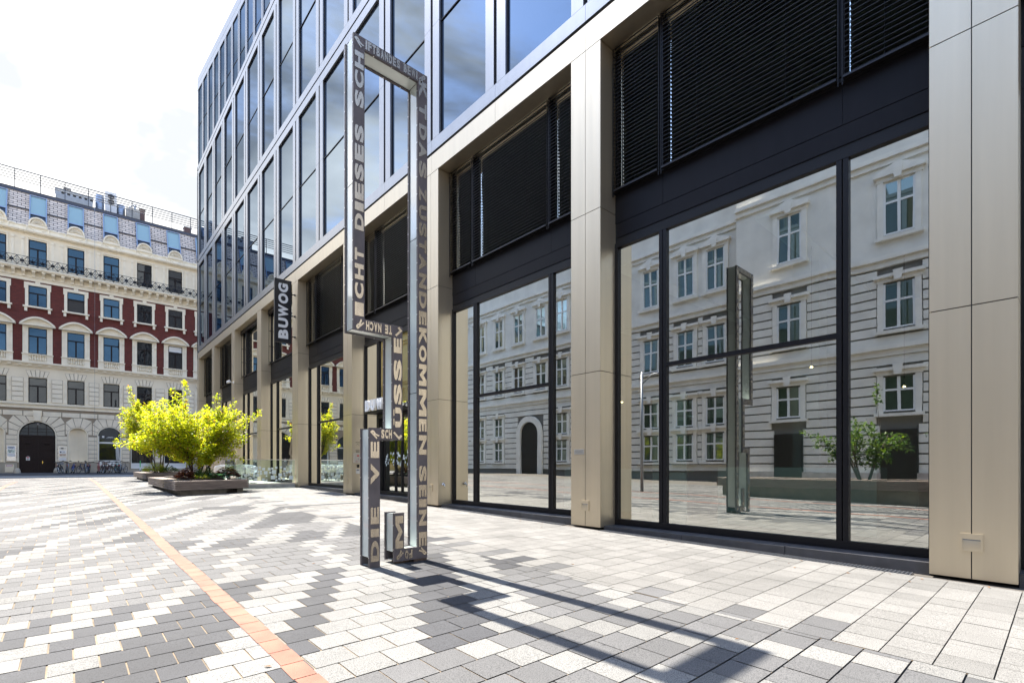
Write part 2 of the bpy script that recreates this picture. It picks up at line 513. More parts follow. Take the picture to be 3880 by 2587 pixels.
def pattern(j, k, seed):
    # foreground bands, laid as in the square
    if seed == 2 and -14 <= j <= 4: return HANDL.get(k if -7 <= k <= 9 else k % 7, 0)
    if seed == 2 and 5 <= j <= 14: return 2 if k % 3 == 0 else 1
    if seed == 5 and -20 <= j <= -6: return (2 if (k + j) % 3 == 0 and k >= 3 else 1)
    if seed == 5 and -5 <= j <= 5: return HANDM.get(k, 0 if k < 6 or j > 0 else 1)
    if seed == 5 and 6 <= j <= 13: return 2 if (k + j // 3) % 4 == 0 else 1
    N_ = 9 if seed == 5 else 10
    jj = j + int(2.4 * hsh(seed, 'jit', (k + 40) // 3, j // 40)) + 900 + (5 if seed == 5 else 7)
    bl = jj // N_
    base = 0 if bl % 2 == 0 and jj % N_ < N_ - 3 - (bl // 2) % 2 else 1
    return runs(seed, bl * 2 + base, base)[(k + 210) % 420]


def zone(xa, xb, ya, yb, x0, y0, L, R, seed):
    j0 = int(math.floor((ya - y0) / R)); j1 = int(math.ceil((yb - y0) / R))
    for j in range(j0, j1):
        ys = y0 + j * R
        k0 = int(math.floor((xa - x0) / L - .5 * j)) - 1; k1 = int(math.ceil((xb - x0) / L - .5 * j)) + 1
        for k in range(k0, k1):
            a = max(xa, x0 + (k + .5 * j) * L); c = min(xb, x0 + (k + 1 + .5 * j) * L)
            if c - a < .03: continue
            stone(a, c, ys, ys + R, pattern(j, k, seed))


zone(-17.0, -6.385, -2.2, 41.0, -7.402, 4.2005, .2456, .2435, 2)
zone(-6.385, -3.27, -2.2, 41.0, -5.451, 4.1465, .2815, .2675, 5)
# plain light strip along the facade: long joints run out from the wall
y = -2.3; r = 0
while y < 41:
    x = -3.27 - rp.uniform(0, .3)
    while x < -.14:
        L = .30 if rp.random() > .06 else .12
        m = 3
        if 13.47 < y + .14 < 13.74 and x < -1.0: m = 0
        elif x < -2.95 and hsh(r, 'edge') > .72: m = 0 if hsh(r, 'e2') > .5 else 1
        stone(max(x, -3.27), min(x + L, -.14), y, y + .287, m, .007, .008)
        x += L
    y += .287; r += 1
# large light slabs in front of the old house
y = 41.0; r = 0
while y < 46.4:
    x = -22.0 + (.3 if r % 2 else 0)
    while x < 16:
        stone(x, x + .62, y, y + .62, 3, .02, .02)
        x += .62
    y += .62; r += 1
pav = pv.build('pavement', [P_D, P_M, P_W, P_L, SAND])
set_tone(pav, tones)
struct(pav)
b = MB()
b.quad((-60, 46.5, g(46) - .004), (60, 46.5, g(46) - .004), (60, 54.2, g(54) - .004), (-60, 54.2, g(54) - .004))
struct(b.build('street', SIDEW))
b = MB()
yy = [54.2, 55, 56, 57, 58.3]
for a, c in zip(yy, yy[1:]):
    b.quad((-60, a, g(a) + .02), (60, a, g(a) + .02), (60, c, g(c) + .02), (-60, c, g(c) + .02))
b.quad((-60, 54.2, g(54) - .02), (60, 54.2, g(54) - .02), (60, 54.2, g(54) + .02), (-60, 54.2, g(54) + .02))
struct(b.build('kerb_pavement', ASPH))


def painted(path, w, name):
    b = MB(); L = []; R = []
    for i, p in enumerate(path):
        a = Vector(path[max(i - 1, 0)]); c = Vector(path[min(i + 1, len(path) - 1)])
        d = (c - a).normalized(); n = Vector((-d.y, d.x))
        L.append(Vector(p) + n * w / 2); R.append(Vector(p) - n * w / 2)
    r = random.Random(len(path)); tn = []
    for i in range(len(path) - 1):
        ln = (Vector(path[i + 1]) - Vector(path[i])).length; k = max(1, int(round(ln / .27)))
        for t in range(k):
            q0, q1 = t / k, (t + 1) / k - .008 / ln
            e = [r.uniform(-.006, .006) for _ in range(2)]
            P = [L[i].lerp(L[i + 1], q0), R[i].lerp(R[i + 1], q0), R[i].lerp(R[i + 1], q1), L[i].lerp(L[i + 1], q1)]
            if w > .1: P[0].x += e[0]; P[3].x += e[0]; P[1].x += e[1]; P[2].x += e[1]
            b.quad(*[(q.x, q.y, g(q.y) + .005) for q in P])
    return struct(b.build(name, ORANGE))


def arc(cx, cy, r, a0, a1, n=8):
    return [(cx + r * cos(a0 + (a1 - a0) * i / n), cy + r * sin(a0 + (a1 - a0) * i / n)) for i in range(n + 1)]


rr = random.Random(9)
p1 = [(-6.378 + rr.uniform(-.008, .008), y) for y in [-2 + 1.0 * i for i in range(41)]]
painted(p1 + arc(-7.378, 39.2, 1.0, 0, pi / 2) + [(-9.5, 40.3), (-12, 40.2)], .14, 'line_marking')
p2 = [(-9.25, y) for y in range(-2, 34, 2)] + arc(-10.25, 34.2, 1.0, 0, pi / 2) + [(-13, 35.2)]
painted(p2, .14, 'line_marking')
# raised seams in the painted strip where it crosses the course joints
# drain gratings at the foot of the facade
def grating(y0, y1, label):
    b = MB()
    for i in range(int((y1 - y0) / .04)):
        yb = y0 + .04 * i
        b.box(-.135, .06, yb, yb + .006, g(yb) - .012, g(yb) + .006)
    for xx in (-.135, -.075, -.015, .05):
        n = len(b.v)
        for yy in (y0, y1):
            for xq in (xx, xx + .006):
                for dz in (-.012, .004): b.v.append((xq, yy, g(yy) + dz))
        for f in ((1, 3, 7, 5), (0, 1, 5, 4), (2, 6, 7, 3), (0, 2, 3, 1), (4, 5, 7, 6)): b.f.append(tuple(n + q for q in f)); b.m.append(0)
    o = b.build('drain_grating', GREYM)
    return tag(o, label, 'grating', 'drain gratings along the facade')


PY = [.32, 5.80, 11.24, 16.65, 22.08, 27.50, 32.90, 38.30, 43.50]
PW = .725
grating(1.2, 5.75, 'slotted steel drain grating at the foot of the big nearest shop window')
grating(6.7, 11.1, 'slotted steel drain grating below the shop window right behind the key sculpture')
grating(17.5, 22.0, 'slotted steel drain grating between the sign pillar and the intercom pillar')

# ------------------------------------------------------------------ modern office building
office = empty('office_building', (0, 22, .3), 'modern office building with champagne metal pillars, black blinds and blue mirror glass upper floors', 'building')


def clad_box(bm, x0, x1, y0, y1, z0, z1, gap=.006):
    bm.box(x0, x1, y0 + gap, y1 - gap, z0 + gap, z1 - gap)


for i, y0 in enumerate(PY):
    y1 = y0 + PW if i < 8 else 44.2
    zb = g(y0) + .03
    b = MB()
    b.box(.012, .60, y0 + .012, y1 - .012, zb, 9.25, 1)
    zs = [zb, 3.06, 6.12, 9.255]
    ym = (y0 + y1) / 2
    for a, c in zip(zs, zs[1:]):
        b.box(0, .012, y0 + .003, ym - .005, a + .006, c - .006)
        b.box(0, .012, ym + .005, y1 - .003, a + .006, c - .006)
        for (ya, yb2) in ((y0, y0 + .012), (y1 - .012, y1)):
            b.box(.0125, .60, ya, yb2, a + .006, c - .006)
    p = b.build('pillar', [ALU, GROOVE], office)
    if i < 6:
        lz = .44 + (.08 if i > 1 else 0) + g(y0) * .9
        l = MB(); lc = y0 + PW / 2
        w = .093
        # framed opening with a scooped reflector
        l.box(-.016, .0, lc - w, lc + w, lz + .035, lz + .095)
        l.box(-.016, .0, lc - w, lc + w, lz - .1, lz - .082)
        l.box(-.016, .0, lc - w, lc - w + .018, lz - .0815, lz + .0345)
        l.box(-.016, .0, lc + w - .018, lc + w, lz - .0815, lz + .0345)
        for t in range(6):
            a0 = t / 6 * pi / 2; a1 = (t + 1) / 6 * pi / 2
            l.quad((-.002 - .0 - .010 * cos(a0), lc - w + .018, lz - .082 + .115 * sin(a0) * .9), (-.002 - .010 * cos(a0), lc + w - .018, lz - .082 + .115 * sin(a0) * .9),
                   (-.002 - .010 * cos(a1), lc + w - .018, lz - .082 + .115 * sin(a1) * .9), (-.002 - .010 * cos(a1), lc - w + .018, lz - .082 + .115 * sin(a1) * .9))
        l.box(-.0035, -.0005, lc - w + .02, lc + w - .02, lz - .08, lz + .033, 1)  # darker grey back plate: shade of a deeper recess put in as colour
        l.build('recess_light', [ALU, GREYM], p)

YN = [.76 + 2.70 * n for n in range(-2, 17)]
# lintel beam, shadow gap, upper band: panel joints every module
b = MB()
edges = [-5.0] + YN + [44.2]
for a, c in zip(edges, edges[1:]):
    b.box(0, .14, a + .003, c - .003, 9.262, 9.75)
b.box(.1405, .62, -5, 44.2, 9.262, 9.74)
b.box(.02, .10, -5, 44.2, 9.40, 9.745)
b.build('lintel_beam', ALU, office)
b = MB()
b.box(.16, .5, -5, 44.2, 9.748, 9.835)
b.box(.16, .5, -5, 44.2, 16.575, 16.665)
b.box(.16, .5, -5, 44.2, 23.52, 23.60)
b.build('shadow_gap', GROOVE, office)
b = MB()
for z0, z1 in ((9.83, 10.155), (16.25, 16.58), (16.66, 16.99), (23.19, 23.52), (23.60, 23.90)):
    b = MB()
    for a, c in zip(edges, edges[1:]): b.box(0, .14, a + .003, c - .003, z0, z1)
    b.build('facade_band', ALU2, office)
b = MB()
b.box(.145, .5, -5, 44.19, 23.6, 23.9); b.box(0, 20, 44.0, 44.19, 9.3, 23.88)
b.box(.62, 20, 43.9, 44.19, .4, 9.3)
b.box(.3, 20, -5, 43.9, 23.3, 23.58)
b.build('roof_slab', ALU2, office)

# upper floors: one window per module and storey band
for n, (a, c) in enumerate(zip(YN, YN[1:])):
    for z0, z1, zt in ((10.16, 16.245, 13.23), (16.995, 23.185, 20.07)):
        if z0 > 12 and a < 8: continue
        f = MB()
        for ya, yb2 in ((a + .055, a + .36), (c - .36, c - .055)):
            for za, zb in ((z0, zt - .004), (zt + .004, z1)):
                f.box(.0, .13, ya, yb2, za, zb)
        f.box(.05, .09, a + .36, c - .36, zt - .014, zt + .014, 1)
        f.box(.055, .12, a + .36, a + .385, z0, z1, 1); f.box(.055, .12, c - .385, c - .36, z0, z1, 1)
        f.box(.055, .12, a + .386, c - .386, z0 + .001, z0 + .03, 1); f.box(.055, .12, a + .386, c - .386, z1 - .03, z1 - .001, 1)
        f.box(.131, .20, a, a + .055, z0, z1, 2); f.box(.131, .20, c - .055, c, z0, z1, 2)
        w = f.build('curtain_window', [ALU2, BLACK, GROOVE], office)
        for za, zb in ((z0, zt), (zt, z1)):       # panes never sit perfectly flush
            t = [rp.uniform(-.004, .004) for _ in range(3)]
            q = MB(); q.quad((.075, a + .36, za), (.075 + t[0], c - .36, za), (.075 + t[0] + t[1], c - .36, zb), (.075 + t[1], a + .36, zb))
            q.build('pane', CURT, w)
f = MB(); f.box(0, .13, 43.98, 44.195, 10.16, 16.245); f.box(0, .13, 43.98, 44.195, 16.995, 23.185)
f.build('corner_post', ALU2, office)

# set-back top storey, turned a few degrees
A2 = radians(3.72)
M2 = Matrix.Translation((0, 44.2, 0)) @ Matrix.Rotation(A2, 4, 'Z')
# local frame: -Y runs back along the facade towards the camera, facade at local x=0 ... depth +x
b = MB()
for z0, z1 in ((23.6, 24.0), (29.72, 30.12), (30.14, 30.70)):
    b.box(0, .12, -32, 0, z0, z1, 0, M2)
b.box(.13, 14, -32, 0, 30.2, 30.69, 0, M2); b.box(.13, 14, -.14, 0, 23.6, 30.19, 0, M2)
b.build('top_parapet', ALU2, office)
for n in range(23):
    a = -.14 - 1.352 * n; c = a - 1.352
    f = MB()
    f.box(0, .10, a - .16, a - .035, 24.0, 29.72, 0, M2); f.box(0, .10, c + .035, c + .16, 24.0, 29.72, 0, M2)
    f.box(.06, .12, a - .035, a + .035, 24.0, 29.72, 1, M2)
    f.box(.03, .06, c + .16, a - .16, 26.95, 26.98, 1, M2)
    w = f.build('top_window', [ALU2, GROOVE], office)
    q = MB(); q.quad(*[M2 @ Vector(p) for p in ((.05, c + .16, 24.0), (.05, a - .16, 24.0), (.05, a - .16, 29.72), (.05, c + .16, 29.72))])
    q.build('pane', CURT2, w)

# ground zone bays
XG = .50


def bay(ya, yb, kind):
    """ya = near jamb, yb = far jamb"""
    zf = g((ya + yb) / 2)
    zs = max(.14, zf + .10)
    m1, m2 = ya + .98, yb - 1.03
    cuts = [(ya, m1), (m1, m2), (m2, yb)]
    top = 5.50
    w = MB()
    # spandrel
    for a, c in cuts:
        w.box(XG - .04, XG + .03, a + .003, c - .003, 5.94, 6.47, 1)
    w.box(XG - .045, XG + .03, ya + .05, yb - .05, 5.66, 5.925, 1)
    w.box(XG - .03, XG + .035, ya, yb, 5.56, 6.50, 0)
    w.box(XG - .09, XG + .02, ya, yb, 6.5, 6.56, 0)
    for yy in (ya + .035, m1 - .04, m1 + .04, m2 - .04, m2 + .04, yb - .035):
        w.box(XG - .05, XG + .05, yy - .033, yy + .033, zs + .001, 5.54, 0)
    for z0, z1 in ((zs, zs + .11), (5.47, 5.555)):
        w.box(XG - .055, XG + .045, ya, yb, z0, z1, 0)
    if kind != 'door':
        w.box(XG - .045, XG + .04, m1 + .075, m2 - .075, 3.04, 3.11, 0)
    # upper storey frame behind the blinds
    for yy in (m1, m2): w.box(XG - .10, XG - .031, yy - .042, yy + .042, 6.57, 9.24, 0)
    for yy in (ya + .04, m1, m2, yb - .04):
        w.box(XG - .03, XG + .05, yy - .04, yy + .04, 6.57, 9.24, 0)
    win = w.build('shop_window', [BLACK, BLACKP], office)
    for a, c in cuts:
        if kind == 'door' and c == m2: continue
        for za, zb in (((zs + .1, 3.07), (3.07, top)) if (a, c) == (m1, m2) and kind != 'door' else ((zs + .1, top),)):
            t = [rp.uniform(-.0035, .0035) for _ in range(2)]
            q = MB(); q.quad((XG, a + .05, za), (XG + t[0], c - .05, za), (XG + t[0] + t[1], c - .05, zb), (XG + t[1], a + .05, zb))
            q.build('pane', SHOP, win)
    q = MB()
    for a, c in cuts:
        q.quad((XG + .01, a + .03, 6.56), (XG + .01, c - .03, 6.56), (XG + .01, c - .03, 9.24), (XG + .01, a + .03, 9.24))
    q.build('upper_pane', SHOP, win)
    if kind != 'open':
        for a, c in cuts:
            s = MB(); z = 9.22
            ra = radians(28)
            while z > 6.52:
                dx, dz = .036 * cos(ra), .036 * sin(ra)
                s.quad((.36 - dx, a + .045, z - dz), (.36 - dx, c - .045, z - dz), (.36 + dx, c - .045, z + dz), (.36 + dx, a + .045, z + dz))
                s.quad((.36 - dx, a + .045, z - dz), (.36 - dx, c - .045, z - dz), (.36 - dx, c - .045, z - dz - .006), (.36 - dx, a + .045, z - dz - .006))
                z -= .072
            s.box(.325, .395, a + .04, c - .04, 6.50, 6.525)
            for yy in (a + .025, c - .025):
                s.tube([(.36, yy, 6.42), (.36, yy, 9.24)], .011, 6, 1)
            for t in (.25, .75) if c - a > 1.5 else (.5,):
                yy = a + (c - a) * t
                s.box(.359, .361, yy - .002, yy + .002, 6.5, 9.22)
            s.build('blind', [SLAT, BLACK], win)
    else:
        s = MB()
        for yy in (ya + .06, m1 - .05, m1 + .05, m2 - .05, m2 + .05, yb - .06):
            s.tube([(.36, yy, 6.42), (.36, yy, 9.24)], .014, 6)
            for zz in (6.6, 7.4, 8.2, 9.0):
                s.box(.36, .5, yy - .012, yy + .012, zz, zz + .02)
        s.box(.31, .41, ya + .03, yb - .03, 9.05, 9.24)
        s.build('blind', BLACK, win)
    st = MB()
    L = (yb - ya) / 3
    for t in range(3):
        st.box(.10, .56, ya + L * t + .004, ya + L * (t + 1) - .004, g(ya) - .05, zs - .002)
    st.build('step', STONE_D, office)


bay(-4.62, PY[0], 'blind')
kinds = ['blind', 'blind', 'door', 'blind', 'open', 'open', 'blind', 'blind']
for i in range(8):
    bay(PY[i] + PW, PY[i + 1], kinds[i])

# entrance in the third bay
ya, yb = PY[2] + PW + .98, PY[3] - 1.03
zs = g(14) + .05
d = MB()
d.box(.45, .75, ya + .05, yb - .05, 2.86, 2.98, 0)
for yy in (ya + .1, ya + .9, (ya + yb) / 2 + .02, yb - .9, yb - .1):
    d.box(.62, .70, yy - .03, yy + .03, zs, 2.86, 0)
d.box(.62, .70, ya + .06, yb - .06, zs, zs + .07, 0)
d.box(.50, .62, ya + .05, ya + .09, zs, 2.86, 0); d.box(.50, .62, yb - .09, yb - .05, zs, 2.86, 0)
door = d.build('entrance_door', BLACK, office)
q = MB()
q.quad((.66, ya + .1, zs + .06), (.66, yb - .1, zs + .06), (.66, yb - .1, 2.86), (.66, ya + .1, 2.86))
q.build('door_pane', SHOP, door)
q = MB(); q.quad((XG, ya + .05, 2.98), (XG, yb - .05, 2.98), (XG, yb - .05, 5.5), (XG, ya + .05, 5.5)); q.build('pane', SHOP, door)
fr = MB(); r5 = random.Random(5)
for t in range(90):
    yy = r5.uniform(ya + .15, yb - .2); zz = 1.25 + r5.random() * .42; a = r5.choice((.03, .045)); h = r5.choice((.05, .08, .11))
    xx = .655 - t * .00003
    fr.quad((xx, yy, zz), (xx, yy + a, zz), (xx, yy + a, zz + h), (xx, yy, zz + h))
fr.build('frosted_pattern', FROST, door)
c = MB(); c.box(-.02, .5, ya + .0, yb - .0, 2.985, 3.02)
c.box(-.02, -.0, ya, yb, 3.021, 3.05)
for yy in (ya + .25, yb - .25):
    c.tube([(.02, yy, 3.03), (.48, yy, 3.42)], .012, 6); c.tube([(-.02, yy, 3.04), (.05, yy, 3.04)], .03, 8)
canopy = c.build('canopy', BLACK, office)

# rooms behind the glass
b = MB()
b.box(.58, 9, -4.9, 43.8, -.1, .12, 1)
b.box(.58, 9, -4.9, 43.8, 5.62, 6.0, 0)
b.box(.60, 9, -4.9, 43.8, 9.27, 9.5, 0)
b.box(9, 9.2, -4.9, 43.8, -.1, 9.5, 0)
for yy in (-4.9, 11.5, 16.9, 22.3, 33, 43.6):
    b.box(.61, 8.9, yy, yy + .12, .13, 9.26, 0)
for yy in (3.4, 8.8, 25, 36):
    b.box(4.2, 4.7, yy, yy + .5, .13, 9.26, 0)
for t in range(14):
    b.box(1.5, 7.5, .2 + t * 3, .6 + t * 3, 5.56, 5.615, 2)
b.build('interior', [INT_W, INT_F, INT_C], office)
b = MB()
b.box(2.2, 2.9, 2.0, 4.6, .13, 1.25); b.box(2.9, 5.6, 2.0, 2.6, .13, .95)
b.box(3.0, 3.5, 6.9, 9.4, .13, 1.2)
b.build('reception_counter', INT_C, office)
b = MB()
for k in range(4):
    b.box(1.6, 1.9, 4.95, 5.7, .6 + k * .55, .63 + k * .55)
b.box(1.6, 1.64, 4.95, 5.7, .13, 2.7)
b.build('shelf', INT_C, office)
LAMP = emis('lit_lamp', (1.0, .72, .38), 3)
for x, y, z in ((3.2, 7.6, 2.9), (3.6, 8.6, 2.3), (4.6, 9.9, 2.4), (3.4, 3.3, 3.2), (5.4, 2.2, 2.9), (6.0, 13.8, 3.4), (4.4, 20.0, 3.1)):
    b = MB(); b.lathe([(0, z + .03), (.02, z + .02), (.028, z), (0, z - .01)], (x, y, 0), 10); l = b.build('pendant_lamp', LAMP, office)
    b = MB(); b.tube([(x, y, z + .05), (x, y, 5.6)], .006, 4); b.build('cord', BLACK, l)

b = MB(); r8 = random.Random(8)
for i in range(90):
    x = r8.choice((-.16, -.2, -.3)) - abs(r8.gauss(0, .25)) if i < 60 else r8.uniform(-9, -1); y = r8.uniform(.4, 20); a = r8.uniform(0, 6); L = r8.uniform(.012, .03)
    z = g(y) + .006; d = Vector((cos(a), sin(a))) * L; n = Vector((-d.y, d.x)) * .4
    b.poly([(x - d.x, y - d.y, z), (x + n.x, y + n.y, z + .006), (x + d.x, y + d.y, z), (x - n.x, y - n.y, z + .004)])
o = b.build('fallen_leaves', mat('dry_leaf', (.20, .10, .04), rough=.9)); o['kind'] = 'stuff'; o['label'] = 'tiny dry leaves scattered along the foot of the facade'; o['category'] = 'leaves'

# ------------------------------------------------------------------ lettering
def make_glyphs(chars, offset):
    res = {}; tmp = []
    for ch in chars:
        cu = bpy.data.curves.new('glyph', 'FONT'); cu.body = ch; cu.size = 1; cu.offset = offset; cu.resolution_u = 4
        o = bpy.data.objects.new('glyph', cu); COL.objects.link(o); tmp.append((ch, o, cu))
    dg = bpy.context.evaluated_depsgraph_get(); dg.update()
    for ch, o, cu in tmp:
        me = bpy.data.meshes.new_from_object(o.evaluated_get(dg))
        vs = [v.co.copy() for v in me.vertices]; fs = [tuple(p.vertices) for p in me.polygons]
        x0 = min(v.x for v in vs); x1 = max(v.x for v in vs); y0 = min(v.y for v in vs); y1 = max(v.y for v in vs)
        ec = {}
        for f in fs:
            for i in range(len(f)):
                e = (f[i], f[(i + 1) % len(f)])
                ec[e] = 1
        rim = [e for e in ec if (e[1], e[0]) not in ec]
        res[ch] = ([((v.x - x0) / (x1 - x0) - .5, (v.y - y0) / (y1 - y0) - .5) for v in vs], fs, rim, (x1 - x0) / (y1 - y0))
        bpy.data.meshes.remove(me)
    for ch, o, cu in tmp:
        bpy.data.objects.remove(o); bpy.data.curves.remove(cu)
    return res


GL = make_glyphs('ABCDEFHIKLMNORSTUÜVWZG9', .055)


def glyph(bm, ch, C, U, V, w, h, th, m=0, G=None):
    """flat letter w x h centred at C; U = reading direction, V = up, raised th along U x V"""
    vs, fs, rim, _ = (G or GL)[ch]
    C = Vector(C); U = Vector(U); V = Vector(V); Nn = U.cross(V).normalized()
    top = [C + U * (a * w) + V * (b2 * h) + Nn * th for a, b2 in vs]
    bot = [p - Nn * th for p in top]
    n = len(top)
    fc = list(fs) + [(e[1], e[0], n + e[0], n + e[1]) for e in rim]
    bm.add(top + bot, fc, m)


_m = [(0, 0), (0, 1), (.27, 1), (.5, .58), (.73, 1), (1, 1), (1, 0), (.77, 0), (.77, .56), (.5, .08), (.23, .56), (.23, 0)]
GL['M'] = ([(a - .5, c - .5) for a, c in _m], [tuple(range(11, -1, -1))], [((i + 1) % 12, i) for i in range(12)], 1.1)
X = Vector((1, 0, 0)); Z = Vector((0, 0, 1)); Yv = Vector((0, 1, 0))

# ------------------------------------------------------------------ key sculpture
key = empty('key_sculpture', (-4.48, 5.57, .08), 'tall dark steel outline of a key with raised metal lettering, standing on the paving', 'sculpture')
YF, YB = 5.452, 5.702
O = [(-4.787, .085), (-4.787, 1.737), (-4.487, 1.737), (-4.487, 2.857), (-4.983, 2.857), (-4.983, 6.265), (-3.995, 6.265), (-3.995, .115), (-4.467, .115), (-4.467, .71),
     (-4.328, .71), (-4.328, .265), (-4.135, .265), (-4.135, 6.13), (-4.847, 6.13), (-4.847, 2.995), (-4.352, 2.995), (-4.352, 1.60), (-4.652, 1.60), (-4.652, .085)]


def plate(y0, y1, name):
    b = MB()
    # strips laid end to end, no overlaps
    R = [(-4.787, -4.652, .085, 1.60), (-4.787, -4.352, 1.60, 1.737), (-4.487, -4.352, 1.737, 2.857), (-4.983, -4.352, 2.857, 2.995), (-4.983, -4.847, 2.995, 6.13),
         (-4.983, -3.995, 6.13, 6.265), (-4.135, -3.995, .265, 6.13), (-4.467, -3.995, .115, .265), (-4.467, -4.328, .265, .71)]
    n = len(O)
    for x0, x1, z0, z1 in R:
        b.quad((x0, y0, z0), (x1, y0, z0), (x1, y0, z1), (x0, y0, z1)); b.quad((x1, y1, z0), (x0, y1, z0), (x0, y1, z1), (x1, y1, z1))
    for i in range(n):
        a = O[i]; c = O[(i + 1) % n]
        b.quad((a[0], y0, a[1]), (a[0], y1, a[1]), (c[0], y1, c[1]), (c[0], y0, c[1]))
        # rivets along the return flange
        L = sqrt((a[0] - c[0]) ** 2 + (a[1] - c[1]) ** 2)
        nx, nz = -(c[1] - a[1]) / L, (c[0] - a[0]) / L
        k = int(L / .215)
        for t in range(k):
            q = (t + .5) / k
            px, pz = a[0] + (c[0] - a[0]) * q, a[1] + (c[1] - a[1]) * q
            b.add([(px + sx * .006 * nz * -1 + nx * h, (y0 + y1) / 2 + sy * .006, pz + sx * .006 * nx + nz * h) for h, sc in ((0, 1), (.004, 1)) for sx, sy in ((-1, -1), (1, -1), (1, 1), (-1, 1))],
                  [(0, 1, 5, 4), (1, 2, 6, 5), (2, 3, 7, 6), (3, 0, 4, 7), (4, 5, 6, 7)], 1)
    return b.build(name, [IRON, STEEL], key)


plate(YF, YF + .032, 'front_plate')
plate(YB - .032, YB, 'back_plate')
# thin raised rim on the front edge
b = MB()
n = len(O)


def inset(i, d):
    p = Vector(O[i]); a = (p - Vector(O[i - 1])).normalized(); c = (Vector(O[(i + 1) % n]) - p).normalized()
    n1 = Vector((a.y, -a.x)); n2 = Vector((c.y, -c.x))
    return p + (n1 + n2) * d


for i in range(n):
    a = O[i]; c = O[(i + 1) % n]; ai = inset(i, .012); ci = inset((i + 1) % n, .012)
    L = sqrt((a[0] - c[0]) ** 2 + (a[1] - c[1]) ** 2)
# milk glass cheeks between the plates
for i in range(n):
    a = inset(i, .014); c = inset((i + 1) % n, .014)
    vert = abs(a.x - c.x) < 1e-4
    L = (a - c).length
    k = max(1, int(round(L / 1.75))) if vert else 1
    for t in range(k):
        q0, q1 = t / k, (t + 1) / k
        e = .004 / L
        p0 = a.lerp(c, q0 + e); p1 = a.lerp(c, q1 - e)
        if vert and min(p0.y, p1.y) < .14:
            if p0.y < p1.y: p0.y += .10
            else: p1.y += .10
        b.quad((p0.x, YF + .033, p0.y), (p0.x, YB - .033, p0.y), (p1.x, YB - .033, p1.y), (p1.x, YF + .033, p1.y))
b.build('glass_cheek', MILK, key)
b = MB()
for x0, x1 in ((-4.782, -4.657), (-4.19, -4.0)):
    b.box(x0, x1, YF + .004, YF + .030, .005, .12); b.box(x0, x1, YB - .030, YB - .004, .005, .12)
b.box(-4.775, -4.664, YF + .06, YB - .06, .0, .09); b.box(-4.40, -4.02, YF + .07, YB - .07, .0, .11)
b.build('foot', RUST, key)


def up(word, zs, x, name):
    for ch, (z0, z1) in zip(word, zs):
        b = MB(); zc = (z0 + z1) / 2
        if ch == 'Ü':      # U with two thin bars for the dots
            glyph(b, 'U', (x + .012, YF - .001, zc), Z, -X, z1 - z0, .092, .004)
            for q in (.27, .73): zz = z0 + (z1 - z0) * q; b.box(x - .058, x - .046, YF - .005, YF - .001, zz - .040, zz + .040)
        else: glyph(b, ch, (x, YF - .001, zc), Z, -X, z1 - z0, .108, .004)
        b.build('letter', LETTER, key)


def spread(word, z0, z1, gap=.16):
    W = {'I': .5, 'M': 1.25, 'W': 1.3, ' ': .7}
    tot = sum(W.get(c, 1) for c in word) + gap * (len(word) - 1)
    u = (z1 - z0) / tot; p = z0; r = []
    for c in word:
        w = W.get(c, 1) * u
        if c != ' ': r.append((p, p + w))
        p += w + gap * u
    return r


up('DIEVE', [(.157, .402), (.446, .543), (.60, .80), (1.07, 1.315), (1.381, 1.575)], -4.7195, 'lettering')
up('ÜSSE', [(1.757, 2.0), (2.037, 2.287), (2.329, 2.584), (2.664, 2.846)], -4.4195, 'lettering')
up('ICHTDIESESSCH', [(3.02, 3.175), (3.22, 3.40), (3.44, 3.62), (3.66, 3.80)] + spread('DIESES', 4.01, 5.225) + spread('SCH', 5.43, 6.07), -4.915, 'lettering')


def down(word, zs, x, name):
    for ch, (z1, z0) in zip(word, zs):
        b = MB(); glyph(b, ch, (x, YF - .001, (z0 + z1) / 2), -Z, X, z1 - z0, .112, .004); b.build('letter', LETTER, key)


s = .003355
Zp = lambda py: 1.3 + (1760 - py) * s
kt = [(Zp(p), Zp(q)) for p, q in ((312, 378), (393, 450))]
das = [(Zp(p), Zp(q)) for p, q in ((474, 532), (542, 602), (613, 676))]
zus = [(Zp(p), Zp(q)) for p, q in ((712, 766), (778, 834), (845, 898), (908, 958), (964, 1026), (1036, 1094), (1106, 1168), (1180, 1232), (1242, 1307), (1309, 1371), (1380, 1462), (1474, 1577), (1587, 1635), (1648, 1722))]
sei = [(Zp(p), Zp(q)) for p, q in ((1764, 1824), (1836, 1882), (1890, 1920), (1930, 1990), (2014, 2068))]
down('KTDASZUSTANDEKOMMENSEINE', kt + das + zus + sei, -4.065, 'lettering')
b = MB()
for ch, (z0, z1) in zip('M', [(.275, .675)]): glyph(b, ch, (-4.3975, YF - .001, .475), Z, -X, .40, .108, .004)
b.build('letter', LETTER, key)


def across(word, x0, x1, z, name, flip=False, h=.108):
    sp = spread(word, x0, x1, .22); i = 0
    for c in word:
        if c == ' ': continue
        a, d = sp[i]; i += 1
        xc = (a + d) / 2; b = MB()
        if flip: xc = x0 + x1 - xc; glyph(b, c, (xc, YF - .001, z), -X, -Z, d - a, h, .004)
        else: glyph(b, c, (xc, YF - .001, z), X, Z, d - a, h, .004)
        b.build('letter', LETTER, key)


across('SCH', -4.638, -4.498, 1.669, 'lettering')
across('TE NACH', -4.832, -4.497, 2.926, 'lettering', True)
across('IFTBANDES BEWI', -4.838, -4.142, 6.198, 'lettering')
across('FO', -4.318, -4.215, .19, 'lettering', True)


def corner(ch, x, z, deg):
    b = MB(); a = radians(deg); U = X * cos(a) + Z * sin(a); V = -X * sin(a) + Z * cos(a)
    glyph(b, ch, (x, YF - .001, z), U, V, .062, .115, .004)
    b.build('letter', LETTER, key)


